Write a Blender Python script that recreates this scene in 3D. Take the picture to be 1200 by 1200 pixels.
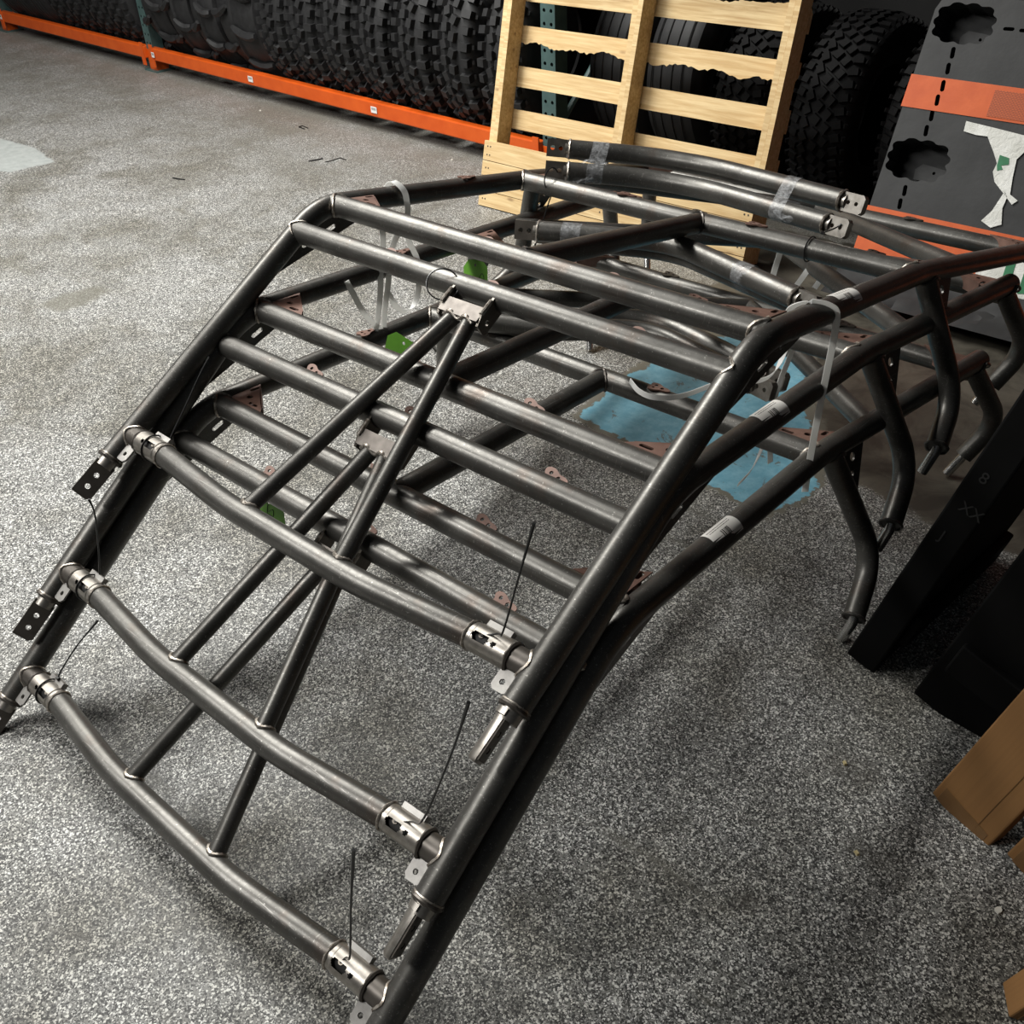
import bpy, math, random
from math import sin, cos, pi, radians
from mathutils import Vector, Matrix
from mathutils.geometry import tessellate_polygon

scene = bpy.context.scene
for ob in list(bpy.data.objects):
    bpy.data.objects.remove(ob, do_unlink=True)
COL = scene.collection
random.seed(7)

# ------------------------------------------------------------------ camera
cam_data = bpy.data.cameras.new('camera')
cam_data.sensor_width = 36.0
cam_data.lens = 36.0 * 1192.84 / 1200.0
cam_data.clip_start = 0.02
camera = bpy.data.objects.new('camera', cam_data)
COL.objects.link(camera)
RIGHT = Vector((0.7536, 0.6562, -0.0386))
DOWN = Vector((0.3644, -0.4659, -0.8063))
FWD = Vector((-0.5471, 0.5936, -0.5902))
M = Matrix.Identity(4)
for i in range(3):
    M[i][0] = RIGHT[i]; M[i][1] = -DOWN[i]; M[i][2] = -FWD[i]
M.translation = Vector((1.1484, -0.9357, 1.4488))
camera.matrix_world = M
scene.camera = camera

# ------------------------------------------------------------------ world, lights, exposure
world = bpy.data.worlds.new('world'); scene.world = world
world.use_nodes = True
world.node_tree.nodes['Background'].inputs[0].default_value = (0.85, 0.92, 1.0, 1)
world.node_tree.nodes['Background'].inputs[1].default_value = 0.024
def area_light(name, loc, target, size, size_y, power, color=(1, 1, 1)):
    d = bpy.data.lights.new(name, 'AREA'); d.shape = 'RECTANGLE'
    d.size = size; d.size_y = size_y; d.energy = power; d.color = color
    o = bpy.data.objects.new(name, d); COL.objects.link(o)
    o.location = loc
    o.rotation_euler = (Vector(target) - Vector(loc)).to_track_quat('-Z', 'Y').to_euler()
    return o
area_light('ceiling_lamp_key', (-2.6, 0.8, 3.5), (-2.3, 0.8, 0), 2.4, 0.55, 195, (1.0, 0.985, 0.94))
area_light('ceiling_lamp_far', (-5.2, -0.8, 3.6), (-4.9, -0.5, 0), 2.4, 0.6, 55, (1.0, 0.985, 0.94))
area_light('ceiling_lamp_near', (-2.2, -2.4, 3.5), (-1.9, -2.0, 0), 2.4, 0.5, 132, (1.0, 0.985, 0.95))
vs = scene.view_settings
vs.view_transform = 'Standard'; vs.look = 'None'; vs.gamma = 1.0; vs.use_curve_mapping = False
vs.exposure = 0.45

# ------------------------------------------------------------------ node helpers / materials
class NT:
    def __init__(self, name):
        self.m = bpy.data.materials.new(name); self.m.use_nodes = True
        self.t = self.m.node_tree; self.b = self.t.nodes['Principled BSDF']
        self.out = self.t.nodes['Material Output']
    def n(self, typ, **kw):
        nd = self.t.nodes.new(typ)
        for k, v in kw.items():
            setattr(nd, k, v)
        return nd
    def l(self, a, b): self.t.links.new(a, b)
    def setv(self, sock, v):
        if hasattr(v, 'links') or hasattr(v, 'is_output'): self.l(v, sock)
        else: sock.default_value = v
    def math(self, op, a, b=None, c=None, clamp=False):
        nd = self.n('ShaderNodeMath', operation=op); nd.use_clamp = clamp
        self.setv(nd.inputs[0], a)
        if b is not None: self.setv(nd.inputs[1], b)
        if c is not None: self.setv(nd.inputs[2], c)
        return nd.outputs[0]
    def mix(self, f, a, b, blend='MIX'):
        nd = self.n('ShaderNodeMix', data_type='RGBA', blend_type=blend)
        self.setv(nd.inputs[0], f)
        for s, v in ((nd.inputs[6], a), (nd.inputs[7], b)):
            if isinstance(v, (tuple, list)): s.default_value = (*v[:3], 1)
            else: self.l(v, s)
        return nd.outputs[2]
    def ramp(self, f, stops, interp='LINEAR'):
        nd = self.n('ShaderNodeValToRGB'); self.l(f, nd.inputs[0])
        cr = nd.color_ramp; cr.interpolation = interp
        while len(cr.elements) < len(stops): cr.elements.new(0.5)
        for e, (p, c) in zip(cr.elements, stops):
            e.position = p
            e.color = (c, c, c, 1) if isinstance(c, (int, float)) else (*c, 1)
        return nd.outputs[0]
    def obj(self): return self.n('ShaderNodeTexCoord').outputs['Object']
    def mapping(self, vec, scale=(1, 1, 1), loc=(0, 0, 0), rot=(0, 0, 0)):
        nd = self.n('ShaderNodeMapping'); self.l(vec, nd.inputs[0])
        nd.inputs['Scale'].default_value = scale; nd.inputs['Location'].default_value = loc
        nd.inputs['Rotation'].default_value = rot
        return nd.outputs[0]
    def noise(self, vec, scale, detail=3, rough=0.55, dist=0.0):
        nd = self.n('ShaderNodeTexNoise'); self.l(vec, nd.inputs['Vector'])
        nd.inputs['Scale'].default_value = scale; nd.inputs['Detail'].default_value = detail
        nd.inputs['Roughness'].default_value = rough; nd.inputs['Distortion'].default_value = dist
        return nd.outputs['Fac']
    def bump(self, h, strength=0.3, dist=0.002):
        nd = self.n('ShaderNodeBump'); self.l(h, nd.inputs['Height'])
        nd.inputs['Strength'].default_value = strength; nd.inputs['Distance'].default_value = dist
        self.l(nd.outputs[0], self.b.inputs['Normal'])
    def set(self, **kw):
        for k, v in kw.items():
            s = self.b.inputs[k.replace('_', ' ')]
            if isinstance(v, tuple): s.default_value = (*v, 1) if len(v) == 3 else v
            elif isinstance(v, (int, float)): s.default_value = v
            else: self.l(v, s)
        return self

def simple(name, c1, c2, rough=0.5, metal=0.0, scale=30, bump=0.0, spec=0.5):
    t = NT(name); v = t.obj(); f = t.noise(v, scale, 4)
    t.set(Base_Color=t.mix(t.ramp(f, [(0.3, 0), (0.7, 1)]), c1, c2), Roughness=rough, Metallic=metal)
    t.b.inputs['Specular IOR Level'].default_value = spec
    if bump: t.bump(t.noise(v, scale * 4, 3), bump, 0.001)
    return t.m

def mat_tube():
    t = NT('mill_scale_steel'); v = t.obj()
    big = t.noise(v, 9, 4, 0.6); fine = t.noise(v, 90, 4, 0.65)
    scr = t.noise(t.mapping(v, (260, 260, 25)), 1, 2)
    c = t.mix(t.ramp(big, [(0.35, 0), (0.7, 1)]), (0.072, 0.069, 0.063), (0.120, 0.116, 0.107))
    c = t.mix(t.ramp(t.noise(v, 14, 3), [(0.56, 0), (0.72, 0.55)]), c, (0.088, 0.062, 0.047))
    c = t.mix(t.ramp(scr, [(0.66, 0), (0.72, 0.45)]), c, (0.25, 0.24, 0.22))
    st = t.math('MAXIMUM', t.noise(t.mapping(v, (9, 330, 330)), 1, 3, 0.6), t.noise(t.mapping(v, (330, 9, 330)), 1, 3, 0.6))
    c = t.mix(t.ramp(st, [(0.63, 0), (0.74, 0.5)]), c, (0.30, 0.29, 0.27))
    c = t.mix(t.ramp(t.noise(v, 210, 2, 0.5), [(0.70, 0), (0.74, 0.5)]), c, (0.42, 0.41, 0.38))
    r = t.math('ADD', t.math('MULTIPLY', fine, 0.24), 0.27)
    t.set(Base_Color=c, Roughness=r, Metallic=0.66)
    t.bump(fine, 0.06, 0.0006)
    return t.m

def mat_wood():
    t = NT('pallet_pine'); v = t.obj()
    rnd = t.n('ShaderNodeObjectInfo').outputs['Random']
    off = t.n('ShaderNodeCombineXYZ')
    t.l(t.math('MULTIPLY', rnd, 13.0), off.inputs[0]); t.l(t.math('MULTIPLY', rnd, 7.0), off.inputs[1]); t.l(t.math('MULTIPLY', rnd, 5.0), off.inputs[2])
    add = t.n('ShaderNodeVectorMath', operation='ADD'); t.l(v, add.inputs[0]); t.l(off.outputs[0], add.inputs[1])
    vv = add.outputs[0]
    g = t.noise(t.mapping(vv, (1.6, 26, 26)), 3, 5, 0.6, 0.6)
    ring = t.noise(t.mapping(vv, (2.2, 60, 60)), 2, 2)
    c = t.mix(t.ramp(g, [(0.36, 0), (0.66, 1)]), (0.52, 0.35, 0.16), (0.74, 0.575, 0.32))
    c = t.mix(t.ramp(ring, [(0.55, 0), (0.75, 0.5)]), c, (0.38, 0.22, 0.09))
    knot = t.n('ShaderNodeTexVoronoi'); t.l(t.mapping(vv, (5, 14, 14)), knot.inputs['Vector']); knot.inputs['Scale'].default_value = 1.1
    c = t.mix(t.ramp(knot.outputs['Distance'], [(0.05, 0.75), (0.13, 0)]), c, (0.20, 0.11, 0.05))
    c = t.mix(t.math('MULTIPLY', rnd, 0.30), c, (0.60, 0.40, 0.18))
    t.set(Base_Color=c, Roughness=0.72); t.bump(g, 0.25, 0.002)
    return t.m

def mat_floor():
    t = NT('flake_epoxy_floor'); v = t.obj()
    sep = t.n('ShaderNodeSeparateXYZ'); t.l(v, sep.inputs[0]); X, Y = sep.outputs[0], sep.outputs[1]
    def vor(scale):
        n = t.n('ShaderNodeTexVoronoi'); t.l(v, n.inputs['Vector']); n.inputs['Scale'].default_value = scale
        return t.math('ADD', t.n('ShaderNodeSeparateColor').outputs[0], 0) if False else n
    v1 = vor(500); v2 = vor(320)
    s1 = t.n('ShaderNodeSeparateColor'); t.l(v1.outputs['Color'], s1.inputs[0])
    s2 = t.n('ShaderNodeSeparateColor'); t.l(v2.outputs['Color'], s2.inputs[0])
    c = t.ramp(s1.outputs[0], [(0.0, (0.026, 0.026, 0.025)), (0.26, (0.10, 0.101, 0.097)), (0.52, (0.21, 0.211, 0.202)), (0.75, (0.42, 0.421, 0.408)), (0.91, (0.76, 0.76, 0.73))], 'CONSTANT')
    c2 = t.ramp(s2.outputs[1], [(0.0, (0.035, 0.035, 0.034)), (0.38, (0.20, 0.20, 0.19)), (0.76, (0.66, 0.66, 0.63))], 'CONSTANT')
    c = t.mix(t.ramp(s2.outputs[2], [(0.62, 0), (0.63, 1)]), c, c2)
    nbig = t.noise(v, 1.3, 5, 0.62, 0.4); nmid = t.noise(v, 4.5, 5, 0.65, 0.3); nfin = t.noise(v, 24, 4, 0.6)
    # grime, scuffs
    dirt = t.ramp(t.math('ADD', t.math('MULTIPLY', nbig, 0.55), t.math('MULTIPLY', nmid, 0.45)), [(0.44, 0), (0.58, 0.66), (0.68, 0.88)])
    c = t.mix(dirt, c, t.mix(1.0, c, (0.44, 0.41, 0.34), 'MULTIPLY'))
    sc = t.ramp(t.noise(t.mapping(v, (1.2, 9, 1), rot=(0, 0, 0.5)), 1.6, 5, 0.7), [(0.58, 0), (0.70, 0.5)])
    c = t.mix(sc, c, (0.12, 0.115, 0.095))
    # the floor in front of the racks is driven over and duller
    lane = t.math('MULTIPLY', t.math('SUBTRACT', Y, 1.2), 0.7, clamp=True)
    c = t.mix(t.math('MULTIPLY', lane, t.ramp(nmid, [(0.3, 0.25), (0.7, 0.75)])), c, (0.17, 0.16, 0.138))
    cr = t.n('ShaderNodeTexVoronoi', feature='DISTANCE_TO_EDGE'); t.l(t.mapping(v, (1, 1, 1), loc=(0.3, 0.1, 0)), cr.inputs['Vector']); cr.inputs['Scale'].default_value = 0.55
    crack = t.math('MULTIPLY', t.ramp(t.math('ADD', cr.outputs['Distance'], t.math('MULTIPLY', t.math('SUBTRACT', nfin, 0.5), 0.02)), [(0.0015, 1), (0.004, 0)]), t.ramp(nmid, [(0.5, 0), (0.6, 0.6)]))
    c = t.mix(crack, c, (0.06, 0.055, 0.045))
    wob = t.math('MULTIPLY', t.math('SUBTRACT', t.noise(v, 11, 6, 0.7), 0.5), 0.11)
    def poly(pts, soft=0.006, w=None):
        cx = sum(p[0] for p in pts) / len(pts); cy = sum(p[1] for p in pts) / len(pts)
        d = None
        for i in range(len(pts)):
            (x0, y0), (x1, y1) = pts[i], pts[(i + 1) % len(pts)]
            nx, ny = y1 - y0, x0 - x1; L = math.hypot(nx, ny); nx /= L; ny /= L
            if (cx - x0) * nx + (cy - y0) * ny < 0: nx, ny = -nx, -ny
            e = t.math('ADD', t.math('MULTIPLY', X, nx), t.math('MULTIPLY_ADD', Y, ny, -(x0 * nx + y0 * ny)))
            d = e if d is None else t.math('MINIMUM', d, e)
        d = t.math('ADD', d, wob if w is None else t.math('MULTIPLY', wob, w))
        return t.math('DIVIDE', d, soft, clamp=True)
    # bare worn concrete behind the cages
    worn = poly([(-0.75, 2.5), (-0.32, 1.42), (0.20, 1.16), (0.62, 1.08), (1.6, 1.05), (1.6, 2.7)], 0.02, 1.5)
    wc = t.mix(t.ramp(t.noise(v, 7, 6, 0.7, 0.8), [(0.38, 0), (0.62, 1)]), (0.045, 0.040, 0.032), (0.105, 0.095, 0.075))
    c = t.mix(worn, c, wc)
    ring = poly([(-0.37, 0.955), (-0.40, 1.28), (-0.33, 1.66), (-0.03, 1.74), (0.35, 1.08), (0.31, 0.865), (0.09, 0.885), (-0.16, 0.915)], 0.01)
    c = t.mix(ring, c, (0.15, 0.142, 0.115))
    blue = poly([(-0.345, 0.975), (-0.375, 1.25), (-0.30, 1.61), (-0.07, 1.70), (0.335, 1.06), (0.29, 0.885), (0.117, 0.905), (-0.141, 0.94)], 0.004)
    bcol = t.mix(t.ramp(t.noise(v, 30, 5, 0.7), [(0.42, 0), (0.62, 1)]), (0.145, 0.36, 0.47), (0.22, 0.45, 0.55))
    bcol = t.mix(t.ramp(t.noise(v, 13, 6, 0.75, 1.0), [(0.60, 0), (0.63, 0.8)]), bcol, (0.13, 0.12, 0.095))
    c = t.mix(blue, c, bcol)
    grey = poly([(-4.9, 1.33), (-4.1, 1.38), (-3.80, 1.315), (-3.84, 1.10), (-4.0, 1.05), (-4.9, 1.0)], 0.01, 0.5)
    c = t.mix(grey, c, t.mix(t.ramp(nfin, [(0.3, 0), (0.7, 1)]), (0.27, 0.29, 0.28), (0.35, 0.37, 0.36)))
    stain = poly([(-2.30, 0.40), (-2.17, 0.42), (-2.15, 0.53), (-2.19, 0.66), (-2.29, 0.655), (-2.33, 0.52)], 0.03, 0.5)
    c = t.mix(t.math('MULTIPLY', stain, 0.7), c, (0.115, 0.11, 0.088))
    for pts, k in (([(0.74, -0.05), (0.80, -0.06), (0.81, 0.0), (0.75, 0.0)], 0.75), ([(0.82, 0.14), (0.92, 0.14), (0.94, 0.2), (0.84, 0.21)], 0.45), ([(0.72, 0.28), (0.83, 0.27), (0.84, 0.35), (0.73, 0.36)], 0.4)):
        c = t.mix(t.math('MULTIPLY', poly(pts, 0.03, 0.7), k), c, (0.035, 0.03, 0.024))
    smooth = t.math('MAXIMUM', t.math('MAXIMUM', worn, blue), ring)
    t.set(Base_Color=c, Roughness=t.math('ADD', t.math('MULTIPLY', nmid, 0.25), 0.36))
    t.b.inputs['Specular IOR Level'].default_value = 0.35
    h = t.math('MULTIPLY', s1.outputs[1], t.math('SUBTRACT', 1.0, smooth, clamp=True))
    t.bump(h, 0.25, 0.0012)
    return t.m

def mat_sticker():
    t = NT('barcode_sticker_paper'); uv = t.n('ShaderNodeTexCoord').outputs['UV']
    s = t.n('ShaderNodeSeparateXYZ'); t.l(uv, s.inputs[0]); U, V = s.outputs[0], s.outputs[1]
    def band(x, a, b): return t.math('MULTIPLY', t.math('GREATER_THAN', x, a), t.math('LESS_THAN', x, b))
    stripe = t.n('ShaderNodeTexNoise', noise_dimensions='1D'); t.l(t.math('MULTIPLY', U, 1.0), stripe.inputs['W']); stripe.inputs['Scale'].default_value = 34
    bars = t.math('MULTIPLY', t.math('MULTIPLY', band(U, 0.36, 0.64), band(V, 0.22, 0.56)), t.math('GREATER_THAN', stripe.outputs['Fac'], 0.47))
    ln = t.n('ShaderNodeTexNoise', noise_dimensions='1D'); t.l(U, ln.inputs['W']); ln.inputs['Scale'].default_value = 90
    dash = t.math('GREATER_THAN', ln.outputs['Fac'], 0.42)
    lines = t.math('MULTIPLY', t.math('MAXIMUM', t.math('MULTIPLY', band(V, 0.80, 0.845), band(U, 0.08, 0.88)), t.math('MAXIMUM', t.math('MULTIPLY', band(V, 0.69, 0.73), band(U, 0.12, 0.86)), t.math('MULTIPLY', band(V, 0.10, 0.14), band(U, 0.4, 0.6)))), dash)
    c = t.mix(t.math('MAXIMUM', bars, lines), (0.72, 0.70, 0.66), (0.05, 0.045, 0.04))
    t.set(Base_Color=c, Roughness=0.5)
    return t.m

def mat_clear(name, mixf, col=(0.9, 0.92, 0.95), rough=0.18):
    t = NT(name); v = t.obj()
    tr = t.n('ShaderNodeBsdfTransparent'); tr.inputs[0].default_value = (0.93, 0.94, 0.95, 1)
    t.set(Base_Color=col, Roughness=rough); t.b.inputs['Specular IOR Level'].default_value = 0.8
    t.bump(t.noise(v, 120, 4), 0.7, 0.004)
    mx = t.n('ShaderNodeMixShader')
    f = t.ramp(t.noise(v, 70, 4, 0.7, 1.0), [(0.40, mixf * 0.5), (0.62, min(1, mixf * 1.7))])
    t.l(f, mx.inputs[0]); t.l(tr.outputs[0], mx.inputs[1]); t.l(t.b.outputs[0], mx.inputs[2])
    t.l(mx.outputs[0], t.out.inputs[0])
    return t.m

def mat_card():
    t = NT('brown_cardboard'); v = t.obj()
    f = t.noise(v, 6, 4); fl = t.noise(t.mapping(v, (200, 200, 4)), 1, 2)
    c = t.mix(f, (0.20, 0.095, 0.028), (0.27, 0.138, 0.046))
    c = t.mix(t.ramp(fl, [(0.4, 0), (0.7, 0.25)]), c, (0.17, 0.08, 0.025))
    t.set(Base_Color=c, Roughness=0.7); t.bump(t.noise(v, 25, 3), 0.2, 0.002)
    return t.m

def mat_band():
    t = NT('orange_rubber_band_paint'); v = t.obj()
    f = t.noise(v, 12, 5, 0.65)
    c = t.mix(t.ramp(f, [(0.35, 0), (0.7, 1)]), (0.52, 0.078, 0.006), (0.62, 0.110, 0.014))
    t.set(Base_Color=c, Roughness=0.6); t.bump(t.noise(v, 18, 4), 0.25, 0.004)
    return t.m

def mat_emboss():
    t = NT('embossed_orange'); v = t.obj()
    br = t.n('ShaderNodeTexBrick'); t.l(t.mapping(v, (1, 1, 1), rot=(-pi / 2, 0, 0)), br.inputs['Vector']); br.inputs['Scale'].default_value = 55
    br.inputs['Color1'].default_value = (0.52, 0.10, 0.016, 1); br.inputs['Color2'].default_value = (0.47, 0.085, 0.012, 1)
    br.inputs['Mortar'].default_value = (0.27, 0.045, 0.008, 1); br.inputs['Mortar Size'].default_value = 0.06
    t.set(Base_Color=br.outputs['Color'], Roughness=0.6)
    return t.m

def mat_print(name, paper, ink, scale):
    t = NT(name); v = t.obj()
    f = t.noise(v, scale, 3)
    t.set(Base_Color=t.mix(t.ramp(f, [(0.35, 0), (0.65, 1)]), paper, ink), Roughness=0.6)
    t.bump(t.noise(v, 45, 5, 0.7, 1.0), 0.6, 0.006)
    return t.m

def mat_strap():
    t = NT('white_strapping'); v = t.obj()
    t.set(Base_Color=t.mix(t.noise(v, 30), (0.90, 0.90, 0.88), (0.95, 0.95, 0.93)), Roughness=0.35)
    tl = t.n('ShaderNodeBsdfTranslucent'); tl.inputs[0].default_value = (0.95, 0.95, 0.93, 1)
    mx = t.n('ShaderNodeMixShader'); mx.inputs[0].default_value = 0.4
    t.l(t.b.outputs[0], mx.inputs[1]); t.l(tl.outputs[0], mx.inputs[2]); t.l(mx.outputs[0], t.out.inputs[0])
    return t.m

MT = dict(
    tube=mat_tube(), wood=mat_wood(), floor=mat_floor(), sticker=mat_sticker(), card=mat_card(), band=mat_band(), emboss=mat_emboss(),
    bare=simple('bare_machined_steel', (0.24, 0.22, 0.195), (0.40, 0.375, 0.34), 0.36, 0.85, 60, 0.05),
    tabsteel=simple('grey_tab_steel', (0.22, 0.21, 0.20), (0.34, 0.33, 0.31), 0.45, 0.6, 50, 0.05),
    clampdark=simple('dark_clamp_steel', (0.10, 0.09, 0.075), (0.17, 0.15, 0.13), 0.40, 0.7, 40, 0.05),
    weld=simple('weld_bead_metal', (0.16, 0.125, 0.095), (0.62, 0.58, 0.52), 0.38, 0.8, 160, 0.4),
    heat=simple('heat_tinted_steel', (0.066, 0.058, 0.050), (0.112, 0.100, 0.088), 0.40, 0.6, 25, 0.05),
    rust=simple('rusty_primer_plate', (0.115, 0.062, 0.047), (0.20, 0.115, 0.088), 0.55, 0.25, 35, 0.1),
    hole=simple('clamp_interior', (0.008, 0.008, 0.008), (0.015, 0.014, 0.013), 0.7, 0.2, 30),
    bracket=simple('brown_grey_bracket_steel', (0.068, 0.059, 0.052), (0.125, 0.112, 0.10), 0.42, 0.7, 45, 0.1),
    bolt=simple('zinc_pin', (0.55, 0.54, 0.52), (0.72, 0.71, 0.69), 0.25, 0.95, 60),
    rubber=simple('tire_rubber', (0.007, 0.007, 0.0075), (0.015, 0.015, 0.016), 0.6, 0.0, 40, 0.1, 0.4),
    rubber_shaded=simple('shaded_tire_rubber', (0.0022, 0.0022, 0.0024), (0.0055, 0.0055, 0.006), 0.7, 0.0, 40, 0.1, 0.18),  # darker copy of the tire rubber, for tires the lamps hardly reach
    rubber_grey=simple('dusty_tire_rubber', (0.010, 0.010, 0.011), (0.022, 0.022, 0.023), 0.6, 0.0, 12, 0.1, 0.4),
    orange=simple('orange_rack_paint', (0.56, 0.075, 0.005), (0.64, 0.10, 0.009), 0.42, 0.0, 14, 0.05),
    teal=simple('green_rack_paint', (0.045, 0.085, 0.082), (0.065, 0.115, 0.11), 0.45, 0.0, 20),
    deck=simple('dark_deck_steel', (0.02, 0.02, 0.02), (0.035, 0.035, 0.033), 0.6, 0.4, 20),
    plastic=simple('black_nylon', (0.006, 0.006, 0.006), (0.012, 0.012, 0.012), 0.35, 0.0, 20),
    strap=mat_strap(),
    tag=simple('green_tag_card', (0.085, 0.25, 0.012), (0.11, 0.31, 0.02), 0.55, 0.0, 30),
    ink=simple('black_ink', (0.01, 0.012, 0.01), (0.02, 0.025, 0.02), 0.6, 0.0, 30),
    mat_black=simple('black_rubber_panel', (0.018, 0.0185, 0.019), (0.034, 0.0345, 0.035), 0.62, 0.0, 7, 0.9, 0.4),
    mat_floor_in=simple('recess_rubber', (0.012, 0.0125, 0.013), (0.020, 0.0205, 0.021), 0.65, 0.0, 14, 0.2, 0.4),
    slab=simple('black_painted_board', (0.0018, 0.0018, 0.0018), (0.0032, 0.0032, 0.0032), 0.7, 0.0, 12, 0.15, 0.12),
    slabmark=simple('faint_stencil', (0.008, 0.008, 0.008), (0.012, 0.012, 0.012), 0.6, 0.0, 30),
    paper=mat_print('torn_white_wrap', (0.60, 0.60, 0.55), (0.78, 0.78, 0.74), 14),
    green=simple('green_print', (0.015, 0.14, 0.055), (0.025, 0.19, 0.08), 0.6, 0.0, 30),
    white=simple('white_label_paper', (0.72, 0.72, 0.70), (0.82, 0.82, 0.80), 0.55, 0.0, 30),
    tape=mat_clear('clear_packing_tape', 0.13), tapefold=mat_clear('crumpled_clear_tape', 0.15, rough=0.12),
    cardtape=simple('brown_packing_tape', (0.13, 0.065, 0.022), (0.18, 0.095, 0.035), 0.28, 0.0, 20, 0.4),
    bit=simple('pale_debris', (0.62, 0.60, 0.53), (0.75, 0.73, 0.66), 0.7, 0.0, 30),
    nail=simple('nail_head', (0.05, 0.045, 0.04), (0.09, 0.08, 0.07), 0.5, 0.5, 30),
    fleck=simple('yellow_scrap', (0.40, 0.33, 0.16), (0.55, 0.47, 0.27), 0.6, 0.0, 30),
)

# ------------------------------------------------------------------ mesh helpers
def V(*a): return Vector(a[0]) if len(a) == 1 else Vector(a)

class MB:
    def __init__(self): self.v = []; self.f = []; self.uv = None
    def add(self, vs, fs):
        b = len(self.v); self.v += [tuple(p) for p in vs]; self.f += [tuple(b + i for i in f) for f in fs]
    def sweep(self, pts, r, sides=18, closed=False, caps=True, radii=None, flat=None):
        pts = [V(p) for p in pts]; n = len(pts)
        tang = []
        for i in range(n):
            if closed: d = pts[(i + 1) % n] - pts[i - 1]
            else: d = pts[min(i + 1, n - 1)] - pts[max(i - 1, 0)]
            tang.append(d.normalized())
        up = V(0, 0, 1) if abs(tang[0].z) < 0.9 else V(1, 0, 0)
        nn = (up - tang[0] * up.dot(tang[0])).normalized()
        rings = []
        for i in range(n):
            if i:
                nn = nn - tang[i] * nn.dot(tang[i])
                nn.normalize()
            bb = tang[i].cross(nn)
            rr = radii[i] if radii else r
            if flat:
                prof = [(flat[0] / 2, flat[1] / 2), (-flat[0] / 2, flat[1] / 2), (-flat[0] / 2, -flat[1] / 2), (flat[0] / 2, -flat[1] / 2)]
                rings.append([pts[i] + bb * a + nn * b for a, b in prof])
            else:
                rings.append([pts[i] + nn * (rr * cos(2 * pi * k / sides)) + bb * (rr * sin(2 * pi * k / sides)) for k in range(sides)])
        m = len(rings[0]); vs = [p for ring in rings for p in ring]; fs = []
        cnt = n if closed else n - 1
        for i in range(cnt):
            j = (i + 1) % n
            for k in range(m):
                k2 = (k + 1) % m
                fs.append((i * m + k, i * m + k2, j * m + k2, j * m + k))
        if caps and not closed:
            fs.append(tuple(reversed(range(m)))); fs.append(tuple((n - 1) * m + k for k in range(m)))
        self.add(vs, fs); return self
    def box(self, c, size, ax=None, taper=1.0):
        ax = ax or (V(1, 0, 0), V(0, 1, 0), V(0, 0, 1)); c = V(c)
        vs = []
        for sz in (-1, 1):
            tp = taper if sz > 0 else 1
            for sx, sy in ((-1, -1), (1, -1), (1, 1), (-1, 1)):
                vs.append(c + ax[0] * (sx * size[0] / 2 * tp) + ax[1] * (sy * size[1] / 2 * tp) + ax[2] * (sz * size[2] / 2))
        self.add(vs, [(3, 2, 1, 0), (4, 5, 6, 7), (0, 1, 5, 4), (1, 2, 6, 5), (2, 3, 7, 6), (3, 0, 4, 7)]); return self
    def plate(self, outline, holes, th, o, u, v, mapf=None):
        """flat plate with real holes, thickness th centred on the (o,u,v) plane"""
        o, u, v = V(o), V(u).normalized(), V(v).normalized(); n = u.cross(v)
        def area(p): return sum(p[i][0] * p[(i + 1) % len(p)][1] - p[(i + 1) % len(p)][0] * p[i][1] for i in range(len(p)))
        outline = outline if area(outline) > 0 else outline[::-1]
        holes = [h if area(h) < 0 else h[::-1] for h in holes]
        loops = [outline] + holes
        flat = [p for lp in loops for p in lp]
        tris = tessellate_polygon([[V(p[0], p[1], 0) for p in lp] for lp in loops])
        N = len(flat); fn = mapf or (lambda p, s: o + u * p[0] + v * p[1] + n * (s * th / 2))
        vs = [fn(p, 1) for p in flat] + [fn(p, -1) for p in flat]; fs = []
        for a, b, c in tris:
            A, B, C_ = flat[a], flat[b], flat[c]
            if (B[0] - A[0]) * (C_[1] - A[1]) - (B[1] - A[1]) * (C_[0] - A[0]) < 0: b, c = c, b
            fs.append((a, b, c)); fs.append((N + a, N + c, N + b))
        s = 0
        for lp in loops:
            k = len(lp)
            for i in range(k):
                j = (i + 1) % k
                fs.append((s + j, s + i, N + s + i, N + s + j))
            s += k
        self.add(vs, fs); return self
    def lathe(self, prof, seg=48, axis='X'):
        n = len(prof); vs = []; fs = []
        for s in range(seg):
            a = 2 * pi * s / seg
            for (x, r) in prof: vs.append((x, r * cos(a), r * sin(a)))
        for s in range(seg):
            s2 = (s + 1) % seg
            for i in range(n - 1):
                fs.append((s * n + i, s2 * n + i, s2 * n + i + 1, s * n + i + 1))
        self.add(vs, fs); return self
    def mesh(self, name, mat, smooth=True, auto=40):
        me = bpy.data.meshes.new(name); me.from_pydata(self.v, [], self.f); me.update()
        me.materials.append(mat)
        if smooth:
            me.polygons.foreach_set('use_smooth', [True] * len(me.polygons))
            me.set_sharp_from_angle(angle=radians(auto))
        return me
    def build(self, name, mat, parent=None, smooth=True, auto=40):
        return put(name, self.mesh(name, mat, smooth, auto), parent)

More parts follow.
